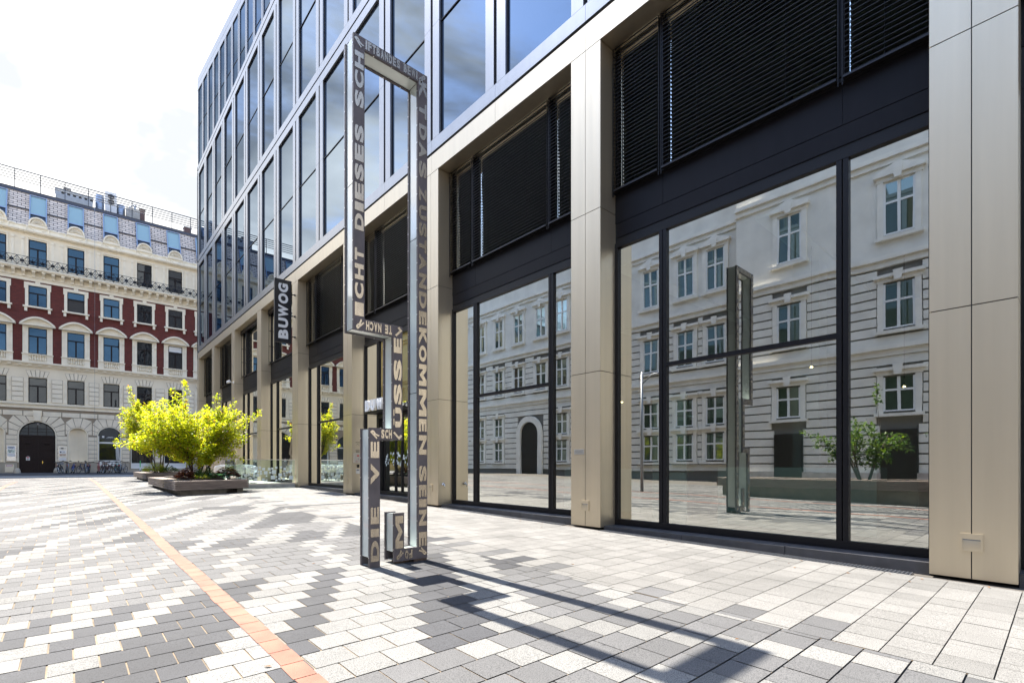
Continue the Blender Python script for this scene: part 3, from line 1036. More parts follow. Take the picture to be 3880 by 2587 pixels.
corner('R', -4.7195, 1.668, 45); corner('L', -4.4195, 1.668, 45)
corner('L', -4.4195, 2.926, 135); corner('R', -4.915, 2.926, 135)
corner('R', -4.915, 6.19, 45); corner('R', -4.065, 6.19, -45)
corner('R', -4.065, .195, -135); corner('R', -4.3975, .195, 135)

# ------------------------------------------------------------------ blade sign on the fifth pillar
sg = empty('blade_sign', (-.5, 22.42, 6.5), 'black upright blade sign with white letters BUWOG, bracketed to a metal pillar', 'sign')
b = MB(); b.box(-.86, -.17, 22.36, 22.48, 6.53, 9.23); b.build('sign_board', mat('sign_black', (.012, .013, .017), rough=.35), sg, bevel=.006)
zs = [(6.70, 7.10), (7.17, 7.58), (7.62, 8.14), (8.20, 8.63), (8.68, 9.06)]
for ch, (z0, z1) in zip('BUWOG', zs):
    b = MB(); glyph(b, ch, (-.515, 22.359, (z0 + z1) / 2), Z, -X, z1 - z0, .40, .006); b.build('letter', WHITE, sg)
b = MB()
for z in (6.85, 7.75, 8.68):
    b.tube([(-.17, 22.42, z), (-.03, 22.42, z)], .022, 8); b.tube([(-.03, 22.42, z), (0, 22.42, z)], .05, 10)
b.build('bracket', BLACK, sg)

# letters standing on the canopy edge
cl = empty('canopy_letters', (0, 14.6, 3.02), 'white block letters standing on the dark canopy above the entrance', 'sign')
y0 = 15.45
for ch, w in zip('BUWOG', (.29, .30, .42, .34, .32)):
    b = MB(); glyph(b, ch, (-.02, y0 - w / 2, 3.23), -Yv, Z, w, .36, .07); y0 -= w + .10; b.build('letter', WHITE, cl)

# things on the reveal of the intercom pillar (faces the camera)
YR = PY[3]
def panel(name, x0, x1, z0, z1, d, m, label, cat):
    e = empty(name, ((x0 + x1) / 2, YR, z0), label, cat)
    b = MB(); b.box(x0, x1, YR - d, YR - .0002, z0, z1); b.build('housing', m, e, bevel=.004)
    return e


e = panel('key_box', .055, .30, 1.36, 1.71, .06, mat('box_cream', (.62, .56, .46), rough=.4, metal=.3), 'cream fire brigade key box with red labels on the pillar beside the entrance', 'key box')
b = MB(); b.box(.16, .235, YR - .063, YR - .0601, 1.595, 1.64); b.box(.13, .17, YR - .063, YR - .0601, 1.41, 1.425); b.build('red_label', RED, e)
b = MB(); b.box(.09, .28, YR - .0625, YR - .0601, 1.66, 1.664); b.box(.09, .28, YR - .0625, YR - .0601, 1.415, 1.419)
b.box(.2, .22, YR - .068, YR - .0601, 1.47, 1.53); b.build('door_line', GREYM, e)
e = panel('card_reader', .185, .265, 1.20, 1.31, .03, BLACK, 'small black card reader below the cream key box', 'card reader')
e = panel('doorbell_panel', .14, .285, .985, 1.155, .025, STEEL, 'silver intercom panel with two buttons, lowest on the entrance pillar', 'intercom')
b = MB(); b.box(.16, .265, YR - .03, YR - .0251, 1.09, 1.14); b.build('screen', GREYM, e)
b = MB(); b.box(.16, .265, YR - .03, YR - .0251, 1.045, 1.07); b.box(.16, .265, YR - .03, YR - .0251, 1.005, 1.03); b.build('button', WHITE, e)
b = MB()
for z in (2.07, 1.80): b.box(.13, .30, YR - .0015, YR - .0002, z, z + .008); b.box(.14, .29, YR - .0015, YR - .0002, z + .022, z + .032)
for i in range(4): b.box(.15 + i * .035, .172 + i * .035, YR - .0015, YR - .0002, 1.735, 1.785)
b.tube([(.17, YR - .001, 1.98), (.2, YR - .001, 2.03), (.25, YR - .001, 2.02), (.26, YR - .001, 1.97)], .006, 5)
tag(b.build('pillar_notice', INK), 'dark printed opening-hours symbols on the pillar above the cream key box', 'notice')
b = MB(); b.box(-.006, -.0002, 6.19, 6.44, 1.50, 1.605)
o = empty('name_plaque', (-.003, 6.3, 1.5), 'small pale plaque with tiny text on the second pillar from the right', 'plaque')
b.build('plate', STEEL, o)
b = MB()
for z in (1.575, 1.555, 1.535): b.box(-.0075, -.0062, 6.22, 6.41, z, z + .008)
b.build('engraved_text', GREYM, o)
# tap on the reveal of the third pillar
o = empty('wall_tap', (.14, PY[2], .77), 'chrome water tap on the shaded side of the pillar right of the sculpture', 'tap')
b = MB(); b.tube([(.13, 11.24, .77), (.13, 11.19, .77)], .03, 10); b.tube([(.13, 11.19, .77), (.13, 11.14, .77), (.13, 11.12, .74), (.13, 11.12, .70)], .013, 8); b.build('spout', CHROME, o, True)
b = MB(); b.tube([(.13, 11.165, .775), (.13, 11.165, .81)], .007, 6); b.tube([(.10, 11.165, .81), (.16, 11.165, .81)], .009, 6); b.build('handle', CHROME, o, True)
# camera on a far pillar
o = empty('security_camera', (-.1, 32.95, 6.2), 'small white security camera sticking out from a far metal pillar above the tree', 'camera')
b = MB(); b.tube([(0, 33.1, 6.2), (-.22, 33.1, 6.2)], .02, 6); b.tube([(0, 33.1, 6.2), (-.01, 33.1, 6.2)], .07, 8); b.build('bracket', WHITE_S, o)
b = MB(); b.box(-.34, -.22, 32.85, 33.3, 6.15, 6.27); b.build('housing', WHITE_S, o, bevel=.02)
# small door hardware glimpsed at the right edge
# ------------------------------------------------------------------ terrace
b = MB()
b.box(-2.35, -.02, 22.36, 33.5, .20, .47)
o = b.build('terrace_deck', CONC); struct(o)
fence = empty('glass_railing', (-1.1, 22.4, .47), 'frameless glass railing with frosted white squares closing the cafe terrace', 'railing')
b = MB(); b.box(-2.32, -.02, 22.37, 22.43, .471, .53); b.box(-2.34, -2.28, 22.44, 24.3, .471, .53); b.build('base_rail', STEEL, fence)
b = MB(); b.box(-2.30, -.03, 22.395, 22.407, .531, 1.50); b.box(-2.315, -2.303, 22.44, 24.3, .531, 1.50); b.build('glass_panel', RAILG, fence)
b = MB(); b.box(-2.33, -.02, 22.38, 22.425, 1.5005, 1.53); b.box(-2.33, -2.29, 22.44, 24.3, 1.5005, 1.53); b.build('handrail', STEEL, fence)
r3 = random.Random(11); used = []; n_ = 0
while len(used) < 44 and n_ < 4000:
    n_ += 1
    a = r3.choice((.07, .08, .09, .11, .14, .17)); x = r3.uniform(-2.26, -.22); z = .60 + r3.random() ** 1.15 * .56
    if any(abs(x + a / 2 - u - w / 2) < (a + w) / 2 + .012 and abs(z + a / 2 - v - w / 2) < (a + w) / 2 + .012 for u, v, w in used): continue
    used.append((x, z, a))
    b = MB(); b.quad((x, 22.394, z), (x + a, 22.394, z), (x + a, 22.394, z + a), (x, 22.394, z + a)); b.build('frosted_square', FROST, fence)



def parasol(x, y, label):
    e = empty('closed_parasol', (x, y, .47), label, 'parasol', 'closed parasols on the terrace')
    b = MB(); b.tube([(x, y, .47), (x, y, 3.35)], .035, 8); b.box(x - .3, x + .3, y - .3, y + .3, .472, .53); b.build('pole', BLACK, e)
    b = MB(); NB = 20
    prof = [(.03, 3.30), (.07, 3.2), (.12, 2.8), (.17, 2.3), (.19, 1.95), (.11, 1.80), (.17, 1.65), (.26, 1.38), (.24, 1.25)]
    rq = random.Random(int(y * 10))
    base = len(b.v)
    for i, (r, z) in enumerate(prof):
        for j in range(NB):
            t = 2 * pi * j / NB
            k = 1 + (.35 if j % 2 else -.28) * min(1, i / 3) + rq.uniform(-.06, .06)
            zz = z + (rq.uniform(-.25, .08) if i >= 7 else 0)
            b.v.append((x + r * k * cos(t), y + r * k * sin(t), zz))
    for i in range(len(prof) - 1):
        for j in range(NB):
            j2 = (j + 1) % NB
            b.f.append((base + i * NB + j, base + i * NB + j2, base + (i + 1) * NB + j2, base + (i + 1) * NB + j)); b.m.append(0)
    b.build('cloth', CLOTH, e)
    b = MB(); b.lathe([(.10, 3.30), (.09, 3.36), (.02, 3.42), (.0, 3.43)], (x, y, 0), 12); b.build('cap', ZINC, e)
    b = MB(); b.lathe([(.125, 1.78), (.125, 1.83)], (x, y, 0), 12); b.build('tie', WHITE, e)


parasol(-1.62, 27.2, 'beige parasol folded shut on the terrace, the nearer one beside the leaves')
parasol(-1.75, 31.0, 'beige parasol folded shut on the terrace, the farther one behind the leaves')


def table(x, y, label):
    e = empty('cafe_table', (x, y, .47), label, 'table', 'white tables on the terrace')
    b = MB(); b.box(x - .38, x + .38, y - .38, y + .38, 1.17, 1.20); b.build('table_top', WHITE_S, e, bevel=.008)
    b = MB(); b.tube([(x, y, .49), (x, y, 1.17)], .03, 8); b.build('column', GREYM, e)
    b = MB(); b.lathe([(.24, .472), (.24, .485), (.04, .50)], (x, y, 0), 16); b.build('foot_plate', GREYM, e)


def make_chair(x, y, rz, label):
    e = empty('tub_chair', (0, 0, 0), label, 'chair', 'white tub chairs on the terrace')
    # shell: rounded tub, open at the front (-Y)
    b = MB(); NB = 18; H = 7
    base = len(b.v)
    for i in range(H):
        q = i / (H - 1)
        for j in range(NB + 1):
            a = radians(-125 + 250 * j / NB) + pi / 2
            front = abs(j / NB - .5) * 2
            top = .84 - .16 * front ** 2 - (.14 * max(0, front - .75) / .25)
            z = .44 + (top - .44) * q ** 1.3
            r = .20 + .09 * q ** .5
            b.v.append((r * cos(a) * 1.05, r * sin(a), z))
    for i in range(H - 1):
        for j in range(NB):
            a = base + i * (NB + 1) + j
            b.f.append((a, a + 1, a + NB + 2, a + NB + 1)); b.m.append(0)
    o = b.build('shell', WHITE_S, e, True)
    sm = o.modifiers.new('solid', 'SOLIDIFY'); sm.thickness = .016
    b = MB(); b.lathe([(.0, .43), (.19, .43), (.22, .45), (.19, .465), (0, .46)], (0, 0, 0), 18); b.build('seat', WHITE_S, e, True)
    for sx in (-1, 1):
        for sy in (-1, 1):
            b = MB(); b.tube([(sx * .13, sy * .13, .43), (sx * .22, sy * .22, 0)], .011, 6); b.build('leg', CHROME, e)
    e.location = (x, y, .472); e.rotation_euler = (0, 0, rz)
    return e


ch0 = make_chair(-2.0, 23.7, radians(200), 'white tub chair nearest the frosted glass railing')
for i, (x, y, rz, lab) in enumerate([(-2.0, 24.35, 30, 'white tub chair facing the railing across the nearest table'), (-1.3, 24.9, 130, 'white tub chair at the far side of the nearest terrace table'),
                           (-1.1, 25.2, 20, 'white tub chair at the second terrace table, shop window side'), (-2.1, 26.0, 200, 'white tub chair between the second table and the planter'),
                           (-.75, 28.3, 160, 'white tub chair beside the nearer folded parasol')]):
    c = copy_tree(ch0); c.location = (x, y, .472); c.rotation_euler = (0, 0, radians(rz)); c['label'] = lab
table(-1.6, 24.0, 'white square cafe table nearest the glass railing')
table(-1.6, 25.6, 'white square cafe table in the middle of the terrace')
table(-1.3, 29.2, 'white square cafe table between the two folded parasols')

# ------------------------------------------------------------------ planters
def offset_poly(P, d):
    """inset a convex counter-clockwise polygon by d"""
    n = len(P); R = []
    for i in range(n):
        p = Vector(P[i]); a = (p - Vector(P[i - 1])).normalized(); c = (Vector(P[(i + 1) % n]) - p).normalized()
        n1 = Vector((-a.y, a.x)); n2 = Vector((-c.y, c.x))
        R.append(p + (n1 + n2) / (1 + n1.dot(n2)) * d)
    return R


def planter(P, zt, label, soilz):
    zg = g(P[0][1])
    cx = sum(p[0] for p in P) / len(P); cy = sum(p[1] for p in P) / len(P)
    e = empty('planter', (cx, cy, zg), label, 'planter', 'wooden planters on the plaza')
    b = MB(); n = len(P); In = offset_poly(P, .035); In2 = offset_poly(P, .05)
    for k in range(4):
        z1 = zt - .012 - k * .075; z0 = z1 - .062
        for i in range(n):
            a, c, ci, ai = Vector(P[i]), Vector(P[(i + 1) % n]), In[(i + 1) % n], In[i]
            # alternate boards run past the corner
            b.prism([(a.x, a.y), (c.x, c.y), (ci.x, ci.y), (ai.x, ai.y)], 'z', z0, z1)
    Q = offset_poly(P, .046)
    b.prism([(q.x, q.y) for q in Q], 'z', zt - .30, zt - .02)
    # top boards of the rim
    d0 = .0
    for k in range(5):
        A = offset_poly(P, .002 + k * .105); Bq = offset_poly(P, .002 + k * .105 + .094)
        for i in range(n):
            j = (i + 1) % n
            b.prism([(A[i].x, A[i].y), (A[j].x, A[j].y), (Bq[j].x, Bq[j].y), (Bq[i].x, Bq[i].y)], 'z', zt - .0118, zt)
    b.build('slat_cladding', WOOD, e)
    Q = offset_poly(P, .16); b = MB(); zb = g(P[0][1]) - .05
    # concrete foot, with a gap in its front towards the right
    a, c = Q[0], Q[1]
    b.prism([(q.x, q.y) for q in (a, a.lerp(c, .72), a.lerp(c, .72) + Vector((0, .6)), a + Vector((0, .6)))], 'z', zb, zt - .31)
    b.prism([(q.x, q.y) for q in (a.lerp(c, .90), c, c + Vector((0, .6)), a.lerp(c, .90) + Vector((0, .6)))], 'z', zb, zt - .31)
    b.prism([(q.x, q.y) for q in (a + Vector((0, .605)), c + Vector((0, .605)), Q[2], Q[3])], 'z', zb, zt - .31)
    b.build('concrete_foot', CONC2, e)
    S = offset_poly(P, .5); b = MB(); b.prism([(q.x, q.y) for q in S], 'z', zt - .03, soilz); b.build('soil', SOIL, e)
    return e


planter([(-4.83, 19.05), (-2.5, 19.8), (-2.5, 26.2), (-4.83, 26.2)], .765, 'long weathered slat planter with a concrete foot, nearest the terrace', .82)
planter([(-4.42, 31.2), (-2.3, 31.85), (-2.3, 38.3), (-4.35, 38.3)], .86, 'weathered slat planter half hidden behind the nearer one', .90)

# ------------------------------------------------------------------ foliage
LEAF = leaf_mat('lime_leaves', [(0, (.09, .17, .012)), (.5, (.28, .34, .016)), (.88, (.48, .47, .03)), (1, (.36, .15, .03))],
                [(0, (.22, .40, .01)), (.5, (.66, .72, .016)), (.88, (.90, .84, .03)), (1, (.7, .3, .04))], .58)
LEAF_D = leaf_mat('green_leaves', [(0, (.025, .06, .012)), (.6, (.05, .10, .02)), (1, (.09, .15, .02))],
                  [(0, (.05, .14, .01)), (.6, (.12, .24, .02)), (1, (.25, .36, .02))], .4)
LEAF_R = leaf_mat('bronze_leaves', [(0, (.030, .010, .010)), (.6, (.08, .022, .014)), (1, (.20, .07, .03))],
                  [(0, (.05, .01, .008)), (.6, (.20, .04, .02)), (1, (.4, .14, .05))], .35)
LEAF_H = leaf_mat('hosta_leaves', [(0, (.03, .09, .05)), (1, (.07, .16, .08))], [(0, (.05, .18, .06)), (1, (.12, .3, .1))], .3)


def add_leaf(b, tones, p, d, up_, L, W, tone):
    d = d.normalized(); s = d.cross(up_)
    if s.length < 1e-4: s = d.cross(Vector((1, .2, .1)))
    s.normalize(); nrm = s.cross(d)
    mid = p + d * L * .45 - nrm * L * .06
    tip = p + d * L - nrm * L * .12
    n = len(b.v)
    b.v += [tuple(p), tuple(mid + s * W * .5 + nrm * W * .16), tuple(tip), tuple(mid - s * W * .5 + nrm * W * .16)]
    b.f.append((n, n + 1, n + 2)); b.f.append((n, n + 2, n + 3)); b.m += [0, 0]
    tones += [tone, min(1, tone + .05)]


def rnd_unit(r):
    while True:
        v = Vector((r.uniform(-1, 1), r.uniform(-1, 1), r.uniform(-1, 1)))
        if .05 < v.length < 1: return v.normalized()


def tree(base, hull, spikes, nb, lpb, L, seed, label, stems=6, matl=None, tone0=.5, group='shrubby trees in the planters'):
    r = random.Random(seed); base = Vector(base)
    e = empty('planter_tree', base, label, 'tree', group)
    tb = MB(); lb = MB(); tn = []
    sr = []
    for i in range(stems):
        a = 2 * pi * i / stems + r.uniform(-.4, .4); k = r.uniform(.10, .22)
        root = base + Vector((cos(a) * k, sin(a) * k, 0)); topp = base + Vector((cos(a) * r.uniform(.35, .8), sin(a) * r.uniform(.35, .8), r.uniform(.9, 1.5)))
        mid = root.lerp(topp, .5) + Vector((r.uniform(-.06, .06), r.uniform(-.06, .06), 0))
        tb.tube([root, mid, topp], [.034, .027, .018], 7)
        sr.append((root, mid, topp))
    targets = []
    wsum = [h[2] for h in hull]
    for _ in range(nb):
        c, rad, w = r.choices(hull, wsum)[0]
        v = rnd_unit(r) * (r.random() ** .42)
        targets.append(Vector((c[0] + v.x * rad[0], c[1] + v.y * rad[1], c[2] + v.z * rad[2])))
    targets = [(t, lpb) for t in targets] + [(Vector(s), n) for s, n in spikes]
    for t, nl in targets:
        st = min(sr, key=lambda q: (q[2].xy - t.xy).length + r.uniform(0, .5))
        p0 = st[1].lerp(st[2], r.uniform(.1, 1)) if t.z > st[2].z * .9 else st[0].lerp(st[2], r.uniform(.4, .9))
        ln = (t - p0).length
        c1 = p0.lerp(t, .45) + Vector((r.uniform(-.1, .1), r.uniform(-.1, .1), .12 * ln))
        pts = []
        for i in range(7):
            q = i / 6
            pts.append(p0 * (1 - q) ** 2 + c1 * 2 * q * (1 - q) + t * q * q)
        tb.tube(pts, [.012 * (1 - .75 * i / 6) for i in range(7)], 5)
        for i in range(nl):
            q = 1 - (r.random() ** 1.4) * min(.75, .75 / max(ln, .3))
            q = max(.15, min(1, q)); qi = min(5, int(q * 6)); f = q * 6 - qi
            p = pts[qi].lerp(pts[qi + 1], f); tan = (pts[qi + 1] - pts[qi]).normalized()
            side = rnd_unit(r)
            p = p + side * r.uniform(.02, .17) * (1.15 - .5 * q)
            d = (tan * r.uniform(.1, .8) + side + Vector((0, 0, -.25)))
            sz = L * r.uniform(.65, 1.2)
            tone = tone0 + r.gauss(.02, .24)
            if r.random() < .02: tone = 1
            else: tone = max(0, min(.9, tone))
            add_leaf(lb, tn, p, d, Vector((r.uniform(-.45, .45), r.uniform(-.45, .45), 1)), sz, sz * .74, tone)
    tb.build('trunk', BARK, e, True)
    o = lb.build('crown', matl or LEAF, e)
    set_tone(o, tn)
    return e


tree((-3.72, 22.2, .80),
     [((-3.95, 22.2, 2.62), (1.8, 1.6, 1.2), 6), ((-5.2, 22.0, 2.3), (.85, 1.0, .62), 1.3), ((-2.75, 22.0, 2.75), (.85, .9, .95), 1.5), ((-3.6, 21.4, 1.75), (1.5, .9, .6), 1.4)],
     [((-4.12, 22.1, 4.42), 90), ((-4.35, 22.2, 4.0), 80), ((-4.5, 22.2, 4.1), 60), ((-1.42, 22.3, 3.50), 90), ((-1.95, 22.3, 3.25), 90), ((-2.1, 22.2, 2.35), 80), ((-6.2, 22.0, 2.0), 80), ((-2.4, 22.3, 3.85), 70), ((-5.6, 21.8, 3.1), 70), ((-3.0, 22.3, 4.0), 70), ((-2.0, 22.2, 2.9), 70), ((-2.45, 22.2, 1.8), 60)],
     330, 72, .088, 21, 'bushy lime-leaved small tree growing in the nearer slat planter')
tree((-3.62, 33.2, .88),
     [((-3.9, 33.4, 3.3), (1.6, 1.6, 1.7), 4), ((-4.7, 33.2, 3.7), (.8, 1.0, 1.2), 1.8), ((-3.0, 33.2, 3.4), (1.3, 1.0, 1.1), 1.2)],
     [((-4.95, 33.2, 5.4), 90), ((-4.9, 33.2, 4.9), 80), ((-5.45, 33.2, 2.6), 70), ((-5.2, 33.2, 4.0), 70), ((-2.6, 33.2, 4.7), 70)],
     240, 66, .095, 33, 'bushy lime-leaved small tree in the planter farther back, behind the first tree', stems=5)


def clump(name, c, rad, h, n, L, m, seed, label, cat, droop=.3, wide=.7):
    r = random.Random(seed); c = Vector(c); b = MB(); tn = []
    for i in range(n):
        a = r.uniform(0, 2 * pi); q = sqrt(r.random()); el = r.uniform(0, 1)
        p = c + Vector((cos(a) * q * rad * .8, sin(a) * q * rad * .8, h * (1 - q * q * .8) * r.uniform(.35, 1)))
        d = Vector((cos(a), sin(a), r.uniform(-droop, .5)))
        add_leaf(b, tn, p, d, Vector((r.uniform(-.3, .3), r.uniform(-.3, .3), 1)), L * r.uniform(.6, 1.2), L * wide * r.uniform(.7, 1.1), r.random())
    e = empty(name, c, label, cat, 'low plants in the planters')
    for k in range(5):
        a = r.uniform(0, 2 * pi)
    t = MB()
    for k in range(9):
        a = r.uniform(0, 2 * pi); t.tube([c, c + Vector((cos(a) * rad * .4, sin(a) * rad * .4, h * .5))], .006, 4)
    t.build('stem', BARK, e)
    o = b.build('leaves', m, e); set_tone(o, tn)


clump('coral_bells', (-4.38, 20.3, .80), .36, .34, 330, .11, LEAF_R, 1, 'bronze leaved coral bells at the left front corner of the nearer planter', 'plant')
clump('coral_bells', (-3.0, 20.75, .80), .48, .44, 520, .12, LEAF_R, 2, 'big dark red coral bells at the right end of the nearer planter', 'plant')
clump('coral_bells', (-4.1, 21.2, .80), .40, .42, 380, .11, LEAF_R, 3, 'bronze leaved coral bells behind the left corner clump', 'plant')
clump('low_shrub', (-3.75, 20.55, .80), .42, .40, 420, .10, LEAF_D, 4, 'low dark green shrub at the foot of the nearer tree', 'plant')
clump('hosta', (-3.36, 20.38, .80), .30, .30, 26, .30, LEAF_H, 5, 'hosta with big rounded green leaves in front of the dark shrub', 'plant', wide=.8)
clump('grass_tuft', (-3.95, 20.2, .80), .26, .16, 160, .16, LEAF, 6, 'tuft of light green grass spilling over the front boards', 'plant', wide=.18)
clump('fern', (-3.95, 32.3, .88), .55, .55, 460, .22, LEAF, 7, 'light green fern at the corner of the farther planter', 'plant', wide=.28)
clump('low_shrub', (-3.3, 32.2, .88), .5, .4, 300, .12, LEAF_D, 8, 'dark green shrub beside the fern in the farther planter', 'plant')

# ------------------------------------------------------------------ bicycles
def ring(bm, cx, cz, R, r, n=28, k=6, y=0, m=0):
    bm.tube([(cx + R * cos(2 * pi * i / n), y, cz + R * sin(2 * pi * i / n)) for i in range(n)], r, k, m, close=True)


def bike(frame_col, label, basket=None, lamp=True, fender=False):
    e = empty('bicycle', (0, 0, 0), label, 'bicycle', 'bicycles parked along the old house')
    fm = mat('bicycle_paint', frame_col, rough=.35, metal=.2, coat=.4)
    R = .335
    for cx in (-.53, .53):
        b = MB(); ring(b, cx, R, R - .024, .026); w = b.build('wheel', RUBBER, e)
        b = MB(); ring(b, cx, R, R - .045, .008, 28, 5); b.build('rim', CHROME, w)
        b = MB()
        for i in range(14):
            a = 2 * pi * i / 14; b.tube([(cx, .02 * (-1) ** i, R), (cx + (R - .045) * cos(a), 0, R + (R - .045) * sin(a))], .0022, 4)
        b.tube([(cx, -.05, R), (cx, .05, R)], .02, 8); b.build('spokes', CHROME, w)
        if fender:
            b = MB(); b.tube([(cx + (R + .02) * cos(t), 0, R + (R + .02) * sin(t)) for t in [radians(20 + 10 * i) for i in range(15)]], .016, 6); b.build('mudguard', RUNNER, e)
    b = MB(); bb = (-.06, 0, .29); hd = (.36, 0, .80); hl = (.40, 0, .66); st = (-.20, 0, .78)
    b.tube([bb, st], .027); b.tube([st, hd], .026); b.tube([bb, hl], .03); b.tube([hd, hl], .03)
    for s in (-1, 1):
        b.tube([bb, (-.53, s * .05, R)], .016, 6); b.tube([st, (-.53, s * .05, R)], .014, 6); b.tube([hl, (.53, s * .05, R)], .018, 6)
    b.build('frame', fm, e)
    b = MB(); b.tube([st, (-.245, 0, .93)], .013); b.build('seat_post', CHROME, e)
    b = MB(); b.poly([(-.40, -.075, .95), (-.40, .075, .95), (-.25, .045, .965), (-.10, .018, .955), (-.10, -.018, .955), (-.25, -.045, .965)][::-1]); b.add([(-.40, -.075, .95), (-.40, .075, .95), (-.25, .045, .965), (-.10, .018, .955), (-.10, -.018, .955), (-.25, -.045, .965), (-.38, -.05, .91), (-.38, .05, .91), (-.12, 0, .925)],
                                                                    [(0, 1, 7, 6), (1, 2, 8, 7), (2, 3, 8), (3, 4, 8), (4, 5, 8), (5, 0, 6, 8), (6, 7, 8)]); b.build('saddle', RUNNER, e)
    b = MB(); b.tube([hd, (.33, 0, .98)], .014); b.tube([(.20, -.30, 1.02), (.28, -.26, 1.04), (.35, -.10, .99), (.35, .10, .99), (.28, .26, 1.04), (.20, .30, 1.02)], .020, 7); b.build('handlebar', RUNNER, e)
    b = MB()
    for s in (-1, 1): b.tube([(.27, s * .265, 1.04), (.18, s * .305, 1.015)], .030, 7)
    b.build('grip', RUNNER, e)
    b = MB(); ring(b, -.06, .29, .09, .012, 18, 5, .05); b.tube([(-.06, -.09, .29), (-.06, .09, .29)], .015); b.tube([(-.06, .09, .29), (.08, .09, .2)], .012, 6); b.tube([(-.06, -.09, .29), (-.20, -.09, .38)], .012, 6)
    b.box(.05, .14, .07, .16, .185, .21); b.box(-.24, -.15, -.16, -.07, .37, .395); b.build('crank', CHROME, e)
    if lamp:
        b = MB(); b.box(-.66, -.62, -.03, .03, .66, .72); b.build('rear_lamp', RED, e)
        b = MB(); b.tube([(.44, 0, .80), (.50, 0, .81)], .035, 8); b.build('headlight', CHROME, e)
    b = MB(); b.box(-.70, -.28, -.06, .06, .735, .75); b.tube([(-.62, .06, .735), (-.53, .05, R)], .006, 5); b.tube([(-.62, -.06, .735), (-.53, -.05, R)], .006, 5); b.build('rack', GREYM, e)
    if basket:
        b = MB()
        for k in range(5):
            z = .76 + k * .055
            b.tube([(.44 - .0, -.17, z), (.74, -.17, z), (.74, .17, z), (.44, .17, z)], .008, 5, close=True)
        for t in range(9):
            y = -.17 + t * .0425; b.tube([(.44, y, .76), (.74, y, .76), (.74, y, .98)], .006, 4); b.tube([(.44, y, .76), (.44, y, .98)], .006, 4)
        b.box(.45, .73, -.16, .16, .775, .79)
        b.build('basket', basket, e)
    return e


WICK = mat('wicker', (.16, .075, .03), rough=.8)
bikes = [
    ((.03, .03, .035), 'black bicycle leaning outward, first in the row right of the house door', GREYM, -7.72, 56.2, 78, -12),
    ((.30, .30, .31), 'silver bicycle seen end on, second in the row right of the house door', None, -7.42, 56.3, 92, 3),
    ((.03, .08, .35), 'blue framed bicycle in the first rack, leaning right', None, -7.05, 56.2, 98, 10),
    ((.05, .06, .12), 'dark bicycle parked at a slant against the second rack, its front wheel showing', None, -6.40, 56.2, 118, 6),
    ((.02, .06, .22), 'dark blue bicycle end on against the right side of the second rack', None, -6.05, 56.3, 96, 8),
    ((.05, .02, .02), 'bicycle with a brown wicker basket beside the red scooter', WICK, -5.06, 56.2, -82, -4),
    ((.10, .03, .03), 'dark red bicycle right of the wicker basket, front wheel turned out', None, -4.78, 56.2, 102, 6),
    ((.02, .02, .02), 'black city bicycle parked end on in front of the arched shop window', None, -4.28, 56.4, 112, 3),
    ((.03, .45, .42), 'turquoise framed bicycle in the last rack', None, -3.98, 56.5, 72, -5),
    ((.22, .22, .23), 'grey bicycle with tall handlebar and round front wheel, last in the row', None, -3.70, 56.2, 62, 4)]
for i, (c, lab, bk, x, y, rz, lean) in enumerate(bikes):
    e = bike(c, lab, bk, True, i % 2 == 0)
    e.location = (x, y, g(y) + .02); e.rotation_euler = (radians(lean), 0, radians(rz))
for x, lab in ((-7.28, 'grey hoop bicycle stand between the first bicycles'), (-6.18, 'grey hoop bicycle stand at the dark blue bicycle'), (-4.92, 'grey hoop bicycle stand behind the wicker basket'), (-3.85, 'grey hoop bicycle stand at the turquoise bicycle')):
    b = MB(); z = g(56) + .02
    b.tube([(x, 55.75, z)] + [(x, 56.15 - .4 * cos(t), z + .72 + .12 * sin(t)) for t in [pi * i / 8 for i in range(9)]] + [(x, 56.55, z)], .032, 8)
    tag(b.build('bicycle_stand', ZINC, smooth=True), lab, 'bicycle stand', 'bicycle stands along the old house')


def scooter(x, y, rz, col, label, seat):
    e = empty('electric_scooter', (0, 0, 0), label, 'scooter')
    pm = mat('scooter_paint', col, rough=.4)
    for cx in (-.42, .42):
        b = MB(); ring(b, cx, .11, .085, .028, 18, 6); b.build('wheel', RUBBER, e)
    b = MB(); b.box(-.36, .30, -.075, .075, .12, .17); b.build('deck', WHITE_S if not seat else RUNNER, e, bevel=.01)
    b = MB(); b.tube([(.42, 0, .13), (.36, 0, .35), (.27, 0, 1.08)], .03, 8); b.build('steering_column', pm, e)
    b = MB(); b.tube([(.27, -.26, 1.09), (.27, .26, 1.09)], .016, 7); b.build('handlebar', RUNNER, e)
    if seat:
        b = MB(); b.tube([(-.22, 0, .17), (-.25, 0, .88)], .028, 8); b.build('seat_post', pm, e)
        b = MB(); b.lathe([(0, .88), (.09, .89), (.11, .92), (.06, .96), (0, .965)], (-.25, 0, 0), 12); b.build('saddle', RUNNER, e)
    else:
        b = MB(); b.box(.32, .42, -.06, .06, .18, .48); b.build('battery_box', WHITE_S, e, bevel=.015)
    e.location = (x, y, g(y) + .02); e.rotation_euler = (0, 0, radians(rz))


scooter(-5.33, 56.2, 80, (.35, .03, .06), 'red electric scooter with a saddle, left of the wicker basket bicycle', True)
scooter(-2.35, 56.9, -95, (.03, .50, .10), 'green electric scooter standing upright beside the shop window behind the tree', False)

# ------------------------------------------------------------------ old tenement house at the end of the square
YW = 58.0
house = empty('old_house', (-3, 58, .6), 'cream and red brick old town house with arched door, slate mansard roof and roof railing', 'building')
BX = [-9.21 + 2.427 * k for k in range(-3, 10)]
HX0, HX1 = -18.5, 14.0
RX0 = -13.2


